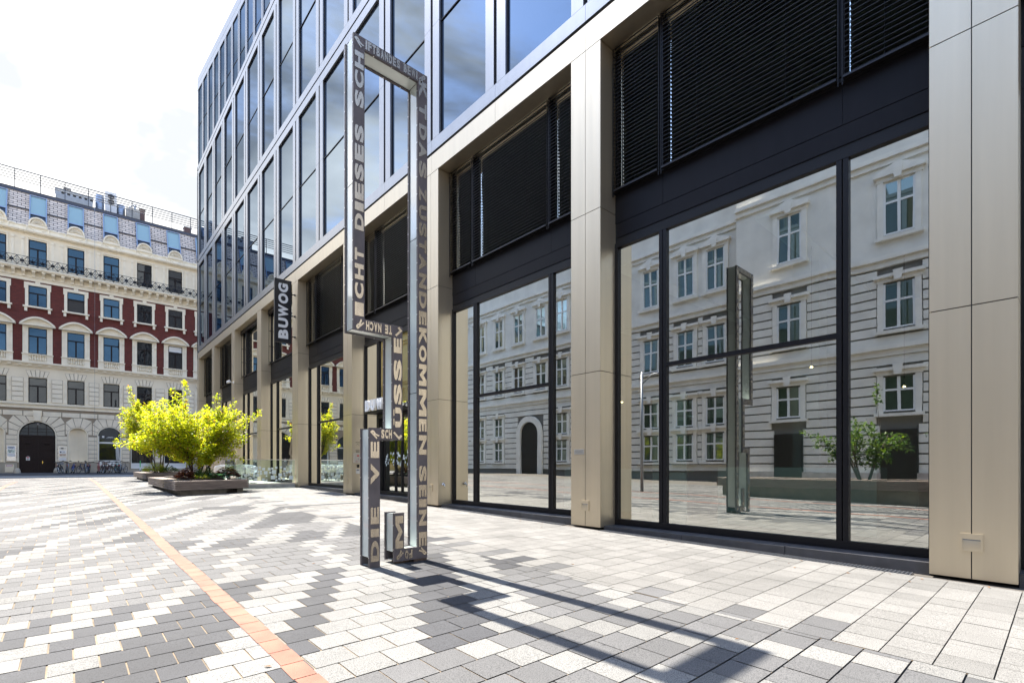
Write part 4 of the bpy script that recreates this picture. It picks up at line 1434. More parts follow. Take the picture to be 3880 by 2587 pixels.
def wall(name, x0, x1, z0, z1, ops, m, y=YW, depth=.30, parent=house, reveal=None):
    """wall with rectangular or arched openings; ops: (xa, xb, za, zb, arched)"""
    b = MB(); x = x0
    for xa, xb, za, zb, ar in sorted(ops):
        b.quad((x, y, z0), (xa, y, z0), (xa, y, z1), (x, y, z1))
        if za > z0: b.quad((xa, y, z0), (xb, y, z0), (xb, y, za), (xa, y, za))
        if not ar:
            b.quad((xa, y, zb), (xb, y, zb), (xb, y, z1), (xa, y, z1))
            edge = [(xa, za), (xa, zb), (xb, zb), (xb, za)]
        else:
            r = (xb - xa) / 2; cx = (xa + xb) / 2; rz = ar; zs = zb - rz
            A = [(cx - r * cos(pi * i / 16), zs + rz * sin(pi * i / 16)) for i in range(17)]
            for p, q in zip(A, A[1:]):
                b.quad((p[0], y, p[1]), (q[0], y, q[1]), (q[0], y, z1), (p[0], y, z1))
            edge = [(xa, za)] + A + [(xb, za)]
        for p, q in zip(edge, edge[1:]):
            b.quad((p[0], y, p[1]), (p[0], y + depth, p[1]), (q[0], y + depth, q[1]), (q[0], y, q[1]), 1)
        b.quad((xa, y, za), (xb, y, za), (xb, y + depth, za), (xa, y + depth, za), 1)
        x = xb
    b.quad((x, y, z0), (x1, y, z0), (x1, y, z1), (x, y, z1))
    return b.build(name, [m, reveal or m], parent)


def sash(xc, w, z0, z1, y, trans=.34, m=PANE, parent=house, fm=WFRAME, blind=0, opened=False):
    """dark timber window: transom light over two casements"""
    f = MB(); t = .055; zt = z1 - (z1 - z0) * trans
    xa, xb = xc - w / 2, xc + w / 2
    f.box(xa, xa + t, y, y + .07, z0, z1); f.box(xb - t, xb, y, y + .07, z0, z1)
    f.box(xa + t, xb - t, y, y + .07, z0, z0 + t); f.box(xa + t, xb - t, y, y + .07, z1 - t, z1)
    f.box(xa + t, xb - t, y - .01, y + .06, zt - .045, zt + .045)
    if not opened: f.box(xc - .05, xc + .05, y - .005, y + .06, z0 + t, zt - .045)
    w_ = f.build('window', fm, parent)
    q = MB()
    R = [(xa + t, xb - t, zt + .045, z1 - t)]
    if not opened: R += [(xa + t, xc - .05, z0 + t, zt - .045), (xc + .05, xb - t, z0 + t, zt - .045)]
    for a, c, d, e2 in R: q.quad((a, y + .03, d), (c, y + .03, d), (c, y + .03, e2), (a, y + .03, e2))
    q.build('pane', m, w_)
    if opened:
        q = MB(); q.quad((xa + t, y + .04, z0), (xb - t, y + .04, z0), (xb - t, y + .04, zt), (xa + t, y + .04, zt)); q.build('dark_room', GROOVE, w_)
        q = MB()
        for s in (-1, 1):
            xe = xc + s * (w / 2 - t)
            M = Matrix.Translation((xe, y + .05, 0)) @ Matrix.Rotation(radians(s * -70), 4, 'Z')
            d = -s * (w / 2 - t)
            q.box(min(0, d), max(0, d), 0, .03, z0 + t, z0 + t + .06, 0, M); q.box(min(0, d), max(0, d), 0, .03, zt - .11, zt - .05, 0, M)
            q.box(min(d, d * .88), max(d, d * .88), 0, .03, z0 + t + .06, zt - .11, 0, M)
        q.build('open_casement', WFRAME, w_)
    if blind:
        q = MB(); q.quad((xa + t, y + .025, z1 - blind), (xb - t, y + .025, z1 - blind), (xb - t, y + .025, z1 - t), (xa + t, y + .025, z1 - t)); q.build('roller_blind', WHITE, w_)
    return w_


# ---- ground floor openings (door, niches, shop windows)
DOOR = (-10.35, -8.11, .6, 4.93, 1.16)
ops0 = [(-17.3, -15.7, 1.2, 4.67, .78), (-14.6, -13.4, .95, 3.9, 0), (-12.45, -11.19, 1.52, 4.5, .56), DOOR, (-7.27, -6.05, 1.5, 4.52, .60), (-5.28, -3.68, 1.2, 4.67, .78), (-2.95, -1.2, .95, 3.9, 0), (-.4, 1.4, .95, 3.9, 0), (3.0, 4.6, 1.2, 4.67, .78), (6, 7.6, 1.2, 4.67, .78), (9, 10.6, 1.2, 4.67, .78)]
wall('ground_floor_wall', HX0, HX1, .45, 6.05, ops0, JOINT_SHADE, depth=.32, reveal=CREAM)
b = MB(); b.box(HX0, HX1, YW + .9, 74, .5, 21.0); b.build('core', CREAM, house)
# niches are shallow: closed with a plain back
for o in (ops0[2], ops0[4]):
    b = MB()
    for i in range(8):
        t0, t1 = pi * i / 8, pi * (i + 1) / 8; xc = (o[0] + o[1]) / 2; r = (o[1] - o[0]) / 2
        b.quad((xc - r * cos(t0), YW + .30 * sin(t0), o[2]), (xc - r * cos(t1), YW + .30 * sin(t1), o[2]), (xc - r * cos(t1), YW + .30 * sin(t1), o[3]), (xc - r * cos(t0), YW + .30 * sin(t0), o[3]))
    b.build('niche', CREAM, house)
# plinth between the openings
b = MB(); x = HX0
for o in ops0:
    if o[2] < 1.51:
        b.box(x, o[0] - .10, YW - .10, YW - .002, .35, 1.46); x = o[1] + .10
        if o[2] > .9: b.box(o[0] - .10, o[1] + .10, YW - .10, YW - .002, .35, .9)
b.box(x, HX1, YW - .10, YW - .002, .35, 1.46)
b.build('plinth', PLINTH, house)
# rustication: raised rough blocks course by course, voussoirs fanned over the arches
b = MB(); zc = [1.54 + .375 * i for i in range(6)]
piers = []; x = HX0
for o in ops0:
    piers.append((x, o[0])); x = o[1]
piers.append((x, HX1))
for xa, xb in piers:
    a, c = xa + (.10 if xa != HX0 else 0), xb - .10
    if c - a < .1: continue
    for z in zc: b.box(a, c, YW - .045, YW - .001, z, z + .335)
top = 5.80


def voussoirs(cx, r, rz, zs, n, xlo, xhi, keep=None):
    for i in range(n):
        a0 = pi * i / n + .018; a1 = pi * (i + 1) / n - .018
        if keep == i: continue
        P = []
        for a, side in ((a0, 0), (a1, 0)):
            P.append((cx - (r + .11) * cos(a), zs + (rz + .11) * sin(a)))
        Q = []
        for a in (a1, a0):
            dx, dz = -cos(a), sin(a)
            L = 9
            if dz > 1e-3: L = min(L, (4.98 - zs) / dz if False else (top - .42 - zs) / dz)
            if dx < -1e-3: L = min(L, (xlo - cx) / dx)
            if dx > 1e-3: L = min(L, (xhi - cx) / dx)
            L = max(L, r + .16)
            Q.append((cx + L * dx, zs + L * dz))
        b.prism(P + Q, 'y', YW - .045, YW - .001)


b.build('rustication', ROUGHC, house); b = MB()
voussoirs(-9.23, 1.12, 1.16, 3.77, 11, -10.95, -7.52, 5)
b.build('arch_stones', ROUGHC, house); b = MB()
voussoirs(-6.66, .61, .60, 3.92, 7, -7.46, -5.72)
b.build('arch_stones', ROUGHC, house); b = MB()
voussoirs(-4.48, .80, .78, 3.89, 9, -5.66, -3.2)
b.build('arch_stones', ROUGHC, house); b = MB()
voussoirs(-11.83, .62, .56, 3.94, 7, -13, -11.02)
b.build('arch_stones', ROUGHC, house); b = MB()
x = HX0; k = 0
while x < HX1:
    if not -9.62 < x + .4 < -8.8: b.box(x + .02, min(x + 1.18, HX1) - .02, YW - .045, YW - .001, 5.42, 5.80)
    x += 1.2; k += 1
b.box(-3.1, HX1, YW - .045, YW - .001, 4.75, 5.38)
b.build('rustication', ROUGHC, house)
b = MB(); b.prism([(-9.45, 4.96), (-9.03, 4.96), (-8.96, 5.86), (-9.52, 5.86)], 'y', YW - .20, YW - .002)
b.prism([(-9.40, 5.0), (-9.08, 5.0), (-9.02, 5.75), (-9.46, 5.75)], 'y', YW - .25, YW - .2005); b.build('keystone', CREAM2, house)
# arch mouldings
b = MB()
for cx, r, rz, zs, zb in ((-9.23, 1.12, 1.16, 3.77, 1.5), (-6.66, .61, .60, 3.92, 1.5), (-4.48, .80, .78, 3.89, 1.2), (-11.83, .62, .56, 3.94, 1.5)):
    A = [(cx - (r) * cos(pi * i / 20), zs + rz * sin(pi * i / 20)) for i in range(21)]
    Bq = [(cx - (r + .085) * cos(pi * i / 20), zs + (rz + .085) * sin(pi * i / 20)) for i in range(21)]
    for i in range(20):
        b.prism([A[i], A[i + 1], Bq[i + 1], Bq[i]], 'y', YW - .03, YW - .0015)
    b.box(cx - r - .085, cx - r, YW - .03, YW - .0015, zb, zs); b.box(cx + r, cx + r + .085, YW - .03, YW - .0015, zb, zs)
b.build('arch_moulding', CREAM2, house)
# guard stones
b = MB()
for x in (-10.45, -8.02): b.lathe([(.24, .5), (.22, .8), (.14, 1.0), (.0, 1.06)], (x, YW - .18, 0), 12)
b.build('guard_stone', PLINTH, house, True)
# door
d = MB(); YD = YW + .26
d.box(-10.35, -8.11, YD, YD + .06, .6, 3.70)
d.box(-10.35, -8.11, YD - .06, YD - .0005, 3.62, 3.80); d.box(-10.30, -8.16, YD - .09, YD - .061, 3.72, 3.77)
d.box(-9.29, -9.17, YD - .06, YD - .0005, .6, 3.61)
for s in (-1, 1):
    xc = -9.23 + s * .60
    for z0, z1 in ((.75, 1.20), (1.35, 1.75), (1.82, 2.55), (2.78, 3.42)):
        d.box(xc - .40, xc + .40, YD - .03, YD - .0005, z0, z0 + .05); d.box(xc - .40, xc + .40, YD - .03, YD - .0005, z1 - .05, z1)
        d.box(xc - .40, xc - .35, YD - .03, YD - .0005, z0 + .05, z1 - .05); d.box(xc + .35, xc + .40, YD - .03, YD - .0005, z0 + .05, z1 - .05)
        d.box(xc - .28, xc + .28, YD - .02, YD - .0006, z0 + .12, z1 - .12)
    d.prism([(xc - .5, 2.58), (xc + .5, 2.58), (xc + .42, 2.64), (xc, 2.80), (xc - .42, 2.64)], 'y', YD - .07, YD - .031)
    d.lathe([(0, -.02), (.12, -.01), (.2, 0)], (xc, YD - .04, 3.1), 10)
door2 = d.build('house_door', DOORW, house)
d = MB(); zs = 3.80
A = [(-9.23 - 1.08 * cos(pi * i / 20), max(zs, 3.77 + 1.12 * sin(pi * i / 20))) for i in range(21)]
for p, q in zip(A, A[1:]): d.quad((p[0], YD + .02, zs), (q[0], YD + .02, zs), (q[0], YD + .02, q[1]), (p[0], YD + .02, p[1]))
d.build('fanlight', PANE_D, door2)
d = MB()
for x in (-9.78, -9.23, -8.68): d.box(x - .02, x + .02, YD - .01, YD + .015, 3.80, 3.77 + 1.1 * sqrt(1 - ((x + 9.23) / 1.12) ** 2))
for z in (4.08, 4.36): w = 1.12 * sqrt(1 - ((z - 3.77) / 1.16) ** 2); d.box(-9.23 - w, -9.23 + w, YD - .008, YD + .0145, z - .015, z + .015)
for i in range(20):
    p, q = A[i], A[i + 1]; d.quad((p[0], YD - .01, p[1] - .06), (q[0], YD - .01, q[1] - .06), (q[0] * 1, YD - .01, q[1] + .06), (p[0], YD - .01, p[1] + .06))
d.build('glazing_bar', DOORW, door2)
d = MB(); d.box(-8.94, -8.90, YD - .03, YD - .0008, 1.36, 1.61); d.tube([(-8.92, YD - .05, 1.5), (-8.83, YD - .07, 1.5)], .014, 6); d.build('door_handle', BRASS, door2)
o = empty('house_number_sign', (-9.2, YD - .1, 4.67), 'dark blue house number sign with a white 9 above the wooden door', 'sign')
d = MB(); d.box(-9.345, -9.065, YD - .05, YD - .03, 4.66, 4.865); d.build('plate', mat('enamel_blue', (.012, .02, .07), rough=.3), o)
d = MB(); glyph(d, '9', (-9.205, YD - .051, 4.775), X, Z, .075, .115, .003); d.box(-9.3, -9.11, YD - .053, YD - .0505, 4.685, 4.70); d.build('numeral', WHITE, o)
o = empty('door_sticker', (-9.81, YD - .03, 1.68), 'white arched sticker with a red oval on the left door leaf', 'sticker')
d = MB(); A = [(-9.93, 1.68), (-9.70, 1.68), (-9.70, 1.90)] + [(-9.815 + .115 * cos(pi * i / 8), 1.90 + .10 * sin(pi * i / 8)) for i in range(1, 8)] + [(-9.93, 1.90)]
d.prism(A, 'y', YD - .036, YD - .031); d.build('sheet', WHITE, o)
d = MB(); d.prism([(-9.815 + .085 * cos(2 * pi * i / 16), 1.91 + .055 * sin(2 * pi * i / 16)) for i in range(16)], 'y', YD - .038, YD - .0361); d.build('red_oval', RED, o)
d = MB(); d.box(-9.89, -9.74, YD - .038, YD - .0361, 1.76, 1.80); d.box(-9.87, -9.76, YD - .038, YD - .0361, 1.71, 1.725); d.build('printed_text', INK, o)


def board(x0, x1, z0, z1, label, fields):
    e = empty('company_board', ((x0 + x1) / 2, YW - .06, z0), label, 'sign', 'company boards beside the house door')
    d = MB(); d.box(x0, x1, YW - .09, YW - .046, z0, z1); d.build('backing', STEEL, e)
    for i, (za, zb, m, marks) in enumerate(fields):
        d = MB(); d.box(x0 + .04, x1 - .04, YW - .096, YW - .0905, za, zb); f = d.build('name_plate', m, e)
        d = MB()
        for (xa, xb, ma, mb) in marks: d.box(x0 + xa, x0 + xb, YW - .0985, YW - .0962, ma, mb)
        if marks: d.build('printed_text', INK if i != 2 else mat('print_brown', (.32, .09, .04), rough=.6), f)


BLUEW = mat('plate_bluish', (.62, .66, .72), rough=.4); GREENW = mat('plate_greenish', (.62, .72, .64), rough=.4); CRW = mat('plate_cream', (.74, .68, .56), rough=.4)
board(-11.05, -10.52, 1.62, 2.86, 'brushed metal board with four company plates left of the wooden door', [(2.58, 2.83, BLUEW, [(.08, .45, 2.74, 2.765), (.16, .38, 2.64, 2.675)]), (2.27, 2.55, GREENW, [(.08, .33, 2.43, 2.49), (.14, .24, 2.31, 2.36), (.36, .44, 2.41, 2.43)]), (1.98, 2.24, WHITE, []), ])
board(-7.92, -7.39, 1.61, 2.87, 'brushed metal board with cream, white and brown plates right of the wooden door', [(2.58, 2.83, CRW, [(.17, .33, 2.70, 2.77), (.17, .33, 2.62, 2.635)]), (2.28, 2.55, WHITE, [(.10, .19, 2.34, 2.46), (.26, .42, 2.42, 2.44), (.26, .42, 2.35, 2.37)]), (1.96, 2.25, CRW, [(.06, .47, 2.14, 2.20), (.12, .2, 2.09, 2.12)]), (1.65, 1.92, WHITE, [])])
o = empty('utility_hatch', (-10.9, YW - .1, .68), 'cream utility hatch with a red framed notice in the plinth left of the door', 'hatch')
d = MB(); d.box(-11.15, -10.63, YW - .125, YW - .101, .70, 1.33); d.build('cover', CREAM, o)
d = MB(); d.box(-11.08, -10.71, YW - .129, YW - .1255, 1.17, 1.30); n_ = d.build('notice', RED, o)
d = MB(); d.box(-11.06, -10.73, YW - .132, YW - .1295, 1.19, 1.28); d.build('notice_field', WHITE, n_)
# arched and plain shop windows
for xa, xb, z0, z1, ar in ops0[:2] + ops0[5:]:
    w = MB(); t = .07; yk = YW + .2
    w.box(xa, xa + t, yk, yk + .06, z0, z1 - (.78 if ar else 0)); w.box(xb - t, xb, yk, yk + .06, z0, z1 - (.78 if ar else 0)); w.box(xa + t, xb - t, yk, yk + .06, z0, z0 + .5); w.box(xa + t, xb - t, yk - .01, yk + .06, 3.22, 3.36)
    w_ = w.build('shop_window', WHITE, house)
    q = MB(); xc = (xa + xb) / 2; r = (xb - xa) / 2
    if ar:
        A = [(xc - r * cos(pi * i / 16), z1 - .78 + .78 * sin(pi * i / 16)) for i in range(17)]
        for p, s in zip(A, A[1:]): q.quad((p[0], yk + .03, 3.36), (s[0], yk + .03, 3.36), (s[0], yk + .03, s[1]), (p[0], yk + .03, p[1]))
    else: q.quad((xa, yk + .03, 3.36), (xb, yk + .03, 3.36), (xb, yk + .03, z1), (xa, yk + .03, z1))
    q.quad((xa + t, yk + .03, z0 + .5), (xb - t, yk + .03, z0 + .5), (xb - t, yk + .03, 3.22), (xa + t, yk + .03, 3.22)); q.build('pane', PANE_D, w_)
    if ar and -6 < xa < -4:
        q = MB()
        for i in range(9): q.tube([(-3.95 + i * .025 - .1, yk + .02, 3.2), (-4.0 + i * .03, yk + .02, 1.75)], .012, 4)
        q.build('curtain', WHITE, w_)
        q = MB(); q.box(-5.0, -4.85, yk + .024, yk + .028, 3.74, 3.92); q.box(-4.72, -4.05, yk + .024, yk + .028, 3.72, 3.735); q.box(-4.62, -4.2, yk + .024, yk + .028, 3.80, 3.84); q.build('window_print', WHITE, w_)

# ---- first floor, smooth cream with raised panels
w1 = .57
FX = BX
wall('first_floor_wall', HX0, HX1, 6.5, 9.5, [(x - w1, x + w1, 6.54, 8.62, 0) for x in FX], CREAM, depth=.22)
b = MB()
b.box(HX0, HX1, YW - .10, YW + .3, 6.051, 6.12); b.box(HX0, HX1, YW - .05, YW + .3, 6.1205, 6.36); b.box(HX0, HX1, YW - .16, YW + .3, 6.3605, 6.50)
b.box(HX0, HX1, YW - .06, YW + .3, 9.501, 9.58); b.box(HX0, HX1, YW - .22, YW + .3, 9.72, 9.80); b.box(HX0, HX1, YW - .30, YW + .3, 9.8005, 9.93); b.box(HX0, HX1, YW - .10, YW + .3, 9.5805, 9.7195)
x = HX0 + .2
while x < HX1:
    b.box(x, x + .24, YW - .21, YW - .1005, 9.60, 9.719); x += .6067
b.build('string_course', CREAM2, house)
b = MB()
for x in FX:
    mid = x + 2.427 / 2
    for i in range(5):
        z = 6.62 + i * .40; hw = (.40, .34)[i % 2]
        b.box(mid - .33, mid + .33, YW - .045, YW - .001, z, z + .34)
        for s in (-1, 1): b.box(*sorted((x + s * (w1 + .03), x + s * (w1 + (.16 if i % 2 else .24)))), YW - .03, YW - .001, z, z + .37)
    for s in range(-2, 3):
        q = s * .22; b.prism([(x + q - .095, 8.68), (x + q + .095, 8.68), (x + q * 1.35 + .12, 9.2 if s else 9.3), (x + q * 1.35 - .12, 9.2 if s else 9.3)], 'y', YW - .04, YW - .001)
b.build('stucco_panel', CREAM2, house)
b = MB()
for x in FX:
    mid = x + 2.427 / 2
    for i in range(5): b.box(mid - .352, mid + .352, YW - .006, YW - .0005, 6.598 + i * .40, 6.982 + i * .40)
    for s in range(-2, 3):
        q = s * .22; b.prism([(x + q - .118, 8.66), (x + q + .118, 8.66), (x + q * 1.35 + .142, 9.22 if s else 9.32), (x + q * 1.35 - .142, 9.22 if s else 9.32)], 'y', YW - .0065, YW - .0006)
b.build('panel_shadow_line', JOINT_SHADE, house)  # slightly larger tan plates: shadow lines and dirt round the panels, as colour
rw = random.Random(4)
for i, x in enumerate(FX): sash(x, 1.13, 6.55, 8.62, YW + .10, .33, PANE_D)

# ---- red brick storeys
wall('brick_wall', HX0, HX1, 9.93, 16.70, [], BRICK)
for i, x in enumerate(FX):
    fr = MB(); sills = MB(); ped = MB(); bal = MB()
    # second floor: pilasters, entablature, segmental pediment
    for s in (-1, 1):
        a, c = sorted((x + s * .57, x + s * .76)); fr.box(a, c, YW - .09, YW - .001, 10.62, 12.80)
        a, c = sorted((x + s * .761, x + s * .92)); fr.box(a, c, YW - .05, YW - .001, 10.62, 12.55); fr.box(a, c, YW - .11, YW - .0505, 12.3, 12.8)
    fr.box(x - .92, x + .92, YW - .10, YW - .0005, 12.801, 12.95)
    n = 16; R = 1.42
    def arcp(h, z, wv): return [(x - wv + 2 * wv * t / n, z + h * (1 - (2 * t / n - 1) ** 2)) for t in range(n + 1)]
    A = arcp(.62, 13.10, 1.10); Bq = arcp(.56, 13.02, .99)
    for t in range(n): ped.prism([A[t], A[t + 1], Bq[t + 1], Bq[t]][::-1], 'y', YW - .34, YW - .001)
    ped.box(x - 1.12, x + 1.12, YW - .34, YW - .001, 12.96, 13.03)
    ped.prism([(x - .98, 13.031)] + Bq[1:-1] + [(x + .98, 13.031)], 'y', YW - .12, YW - .0015)
    for t in range(15): k = x - .84 + t * .12; ped.box(k - .036, k + .036, YW - .17, YW - .11, 12.87, 12.955)
    # balustrade panel
    bal.box(x - .94, x - .55, YW - .14, YW - .001, 9.931, 10.55); bal.box(x + .55, x + .94, YW - .14, YW - .001, 9.931, 10.55)
    bal.box(x - .55, x + .55, YW - .10, YW - .001, 9.931, 10.02); bal.box(x - .98, x + .98, YW - .20, YW - .001, 10.551, 10.62)
    bal.box(x - .55, x + .55, YW - .02, YW - .001, 10.0205, 10.55)
    for t in range(7):
        k = x - .47 + t * .157
        bal.lathe([(.05, 10.03), (.035, 10.08), (.066, 10.2), (.035, 10.34), (.045, 10.40), (.066, 10.46), (.05, 10.55)], (k, YW - .09, 0), 8)
    fr.build('window_surround', CREAM2, house); fr = MB()
    # third floor: eared frame, keystone, sill on two consoles
    fr.box(x - .77, x - .57, YW - .07, YW - .001, 14.60, 16.32); fr.box(x + .57, x + .77, YW - .07, YW - .001, 14.60, 16.32)
    fr.box(x - .83, x + .83, YW - .08, YW - .001, 16.321, 16.58); fr.box(x - .15, x + .15, YW - .12, YW - .0805, 16.33, 16.68)
    fr.box(x - .83, x - .7705, YW - .08, YW - .001, 16.05, 16.32); fr.box(x + .7705, x + .83, YW - .08, YW - .001, 16.05, 16.32)
    sills.box(x - .90, x + .90, YW - .22, YW - .001, 14.48, 14.60)
    for s in (-1, 1): sills.box(x + s * .72 - .09, x + s * .72 + .09, YW - .16, YW - .001, 14.15, 14.479)
    fr.build('window_surround', CREAM2, house); ped.build('pediment', CREAM2, house); bal.build('balustrade', CREAM2, house); sills.build('window_sill', CREAM2, house)
for i, x in enumerate(FX):
    sash(x, 1.14, 10.63, 12.80, YW - .045, .33, PANE if i < 6 else PANE_D, blind=.55 if i == 7 else 0)
    sash(x, 1.14, 14.61, 16.31, YW - .045, .36, PANE if i < 6 else PANE_D, opened=(i == 4))

# ---- main cornice, top storey
b = MB()
b.box(HX0, HX1, YW - .08, YW + .3, 16.701, 16.98); b.box(HX0, HX1, YW - .14, YW + .3, 16.9805, 17.08); b.box(HX0, HX1, YW - .09, YW + .3, 17.0805, 17.50)
b.box(HX0, HX1, YW - .55, YW + .3, 17.501, 17.60); b.box(HX0, HX1, YW - .62, YW + .3, 17.6005, 17.72)
x = HX0
while x < HX1: b.box(x, x + .06, YW - .16, YW - .0905, 17.38, 17.46); x += .121
b.build('main_cornice', CREAM2, house)
b = MB(); k = -12.5
xs = [-18.555 + .6067 * i for i in range(1, 54)]
for x in xs:
    b.prism([(YW - .50, 17.50), (YW - .50, 17.36), (YW - .40, 17.28), (YW - .24, 17.16), (YW - .20, 17.02), (YW - .0905, 17.0), (YW - .0905, 17.50)], 'x', x - .11, x + .11)
b.build('console', CREAM2, house)
wall('top_floor_wall', HX0, HX1, 17.72, 20.62, [(x - .56, x + .56, 18.05, 20.18, 0) for x in FX], CREAM, depth=.2)
for i, x in enumerate(FX): sash(x, 1.10, 18.06, 20.18, YW + .06, .34, PANE if i < 6 else PANE_D)
b = MB()
for x in FX:
    for s in (-1, 1):
        a, c = sorted((x + s * .58, x + s * .66)); b.box(a, c, YW - .05, YW - .001, 17.73, 20.3)
        a, c = sorted((x + s * .84, x + s * 1.0)); b.box(a, c, YW - .04, YW - .001, 17.73, 20.30); b.box(a - .03, c + .03, YW - .07, YW - .0405, 20.1, 20.3)
    b.box(x - .66, x + .66, YW - .06, YW - .001, 20.301, 20.38)
b.box(HX0, HX1, YW - .07, YW + .2, 20.621, 20.70); b.box(HX0, HX1, YW - .24, YW + .2, 20.7005, 20.78); b.box(HX0, HX1, YW - .30, YW + .2, 20.7805, 20.90)
b.box(HX0, HX1, YW - .02, YW + .35, 20.9005, 21.22); b.box(HX0, HX1, YW - .06, YW + .38, 21.2205, 21.30)
b.build('attic_cornice', CREAM2, house)
for x in FX:
    b = MB(); n = 14
    A = [(x - .58 * cos(pi * t / n), 21.50 + .62 * sin(pi * t / n)) for t in range(n + 1)]
    Bq = [(x - .46 * cos(pi * t / n), 21.50 + .50 * sin(pi * t / n)) for t in range(n + 1)]
    for t in range(n): b.prism([A[t], A[t + 1], Bq[t + 1], Bq[t]][::-1], 'y', YW - .16, YW + .30)
    b.prism([(x - .60, 21.301), (x + .60, 21.301), (x + .60, 21.50), (x - .60, 21.50)], 'y', YW - .12, YW + .30)
    b.prism([Bq[0]] + Bq[1:], 'y', YW - .0, YW + .2)
    for t in range(9):
        a0 = pi * (t + .12) / 9; a1 = pi * (t + .88) / 9
        b.prism([(x - .10 * cos((a0 + a1) / 2), 21.52 + .08), (x - .42 * cos(a1), 21.52 + .46 * sin(a1)), (x - .42 * cos(a0), 21.52 + .46 * sin(a0))], 'y', YW - .08, YW - .001)
    # garland on the parapet
    b.tube([(x - .42 + .84 * t / 10, YW - .05, 21.16 - .20 * sin(pi * t / 10)) for t in range(11)], .045, 6)
    for s in (-1, 1):
        b.tube([(x + s * .66, YW - .04, 21.0), (x + s * .70, YW - .06, 21.3), (x + s * .95, YW - .04, 21.32), (x + s * 1.1, YW - .03, 21.24)], .05, 6)
    b.build('shell_ornament', CREAM2, house)
# iron railing on the cornice
b = MB(); yr = YW - .50; z0, z1 = 17.76, 18.56
b.box(HX0, HX1, yr - .015, yr + .015, z1 - .035, z1); b.box(HX0, HX1, yr - .012, yr + .012, z0, z0 + .02)
x = HX0; u = .62
while x < HX1:
    b.box(x - .012, x + .012, yr - .012, yr + .012, z0 + .021, z1 - .021)
    xm = x + u / 2; zm = (z0 + z1) / 2
    for sx, sz in ((-1, -1), (1, 1), (-1, 1), (1, -1)):
        b.tube([(xm, yr, zm), (xm + sx * u * .28, yr + .004, zm + sz * .14), (xm + sx * u * .48, yr, zm + sz * .36)], .022, 4)
    ring(b, xm, zm, .09, .045, 12, 4, yr)
    for sx, sz in ((-1, 0), (1, 0), (0, -1), (0, 1)):
        p = (xm + sx * .24, yr, zm + sz * .23)
        b.tube([(xm + sx * .12, yr, zm + sz * .12), p], .017, 4); b.tube([(p[0] - .05 * (sz != 0), yr, p[2] - .05 * (sx != 0)), (p[0] + .05 * (sz != 0), yr, p[2] + .05 * (sx != 0))], .018, 4)
    x += u
b.build('balcony_railing', WROUGHT, house)
b = MB(); b.tube([(-5.53, YW - .03, 1), (-5.53, YW - .36, 9.9), (-5.53, YW - .07, 14), (-5.53, YW - .65, 17.7), (-5.53, YW - .1, 25)], .008, 4)
b.build('lightning_conductor', GREYM, house)
# mansard
RB, RT = (58.30, 21.28), (59.75, 24.85)
b = MB(); b.quad((RX0, RB[0], RB[1]), (HX1, RB[0], RB[1]), (HX1, RT[0], RT[1]), (RX0 + .8, RT[0], RT[1]))
b.quad((RX0, RB[0], RB[1]), (RX0 + .8, RT[0], RT[1]), (RX0 + .8, 70, RT[1]), (RX0, 72, RB[1]))
b.quad((HX0, RB[0], RB[1] - .1), (RX0 + .3, RB[0], RB[1] - .1), (RX0 + .3, 72, RB[1] - .1), (HX0, 72, RB[1] - .1))
b.build('mansard_roof', SLATE, house)
b = MB(); b.quad((RX0 + .8, RT[0], RT[1]), (HX1, RT[0], RT[1]), (HX1, 62, 25.25), (RX0 + .8, 62, 25.25)); b.quad((RX0 + .8, 62, 25.25), (HX1, 62, 25.25), (HX1, 73, 25.3), (RX0 + .8, 73, 25.3))
b.box(RX0 + .75, HX1, RT[0] - .07, RT[0] + .06, RT[1] - .05, RT[1] + .1)
b.build('roof_top', SLATE_P, house)
sl = Vector((0, RT[0] - RB[0], RT[1] - RB[1])); slL = sl.length; sl.normalize(); nrm = Vector((0, -sl.z, sl.y))


def onroof(x, t, h): p = Vector((x, RB[0], RB[1])) + sl * t + nrm * h; return tuple(p)


def rbox(b, x0, x1, t0, t1, h0, h1, m=0):
    n = len(b.v)
    b.v += [onroof(x0, t0, h0), onroof(x1, t0, h0), onroof(x1, t1, h0), onroof(x0, t1, h0), onroof(x0, t0, h1), onroof(x1, t0, h1), onroof(x1, t1, h1), onroof(x0, t1, h1)]
    for f in ((0, 3, 2, 1), (4, 5, 6, 7), (0, 1, 5, 4), (1, 2, 6, 5), (2, 3, 7, 6), (3, 0, 4, 7)): b.f.append(tuple(n + i for i in f)); b.m.append(m)


b = MB(); rbox(b, RX0 + .3, HX1, 1.78, 1.86, .0, .05)
for x in FX[2:]: rbox(b, x + .62, x + 1.8, 1.79, 1.85, .051, .08)
rbox(b, RX0, HX1, -.02, .06, .0, .07); rbox(b, RX0 + .6, HX1, slL - .25, slL, .0, .06)
b.build('snow_guard', SLATE_P, house)
for x in FX[2:]:
    f = MB(); t0, t1 = .55, 3.42; hw = .48
    rbox(f, x - hw - .07, x - hw, t0, t1, 0, .16); rbox(f, x + hw, x + hw + .07, t0, t1, 0, .16); rbox(f, x - hw, x + hw, t1 - .08, t1, 0, .17); rbox(f, x - hw, x + hw, t0, t0 + .06, 0, .16)
    rbox(f, x - hw, x + hw, 1.34, 1.44, .02, .16)
    w_ = f.build('roof_window', ZINC, house)
    q = MB()
    q.quad(onroof(x - hw, 1.44, .10), onroof(x + hw, 1.44, .10), onroof(x + hw, t1 - .08, .10), onroof(x - hw, t1 - .08, .10)); q.build('upper_pane', ROOFGL, w_)
    q = MB(); q.quad(onroof(x - hw, t0 + .06, .08), onroof(x + hw, t0 + .06, .08), onroof(x + hw, 1.34, .08), onroof(x - hw, 1.34, .08)); q.build('lower_pane', PANE_D, w_)
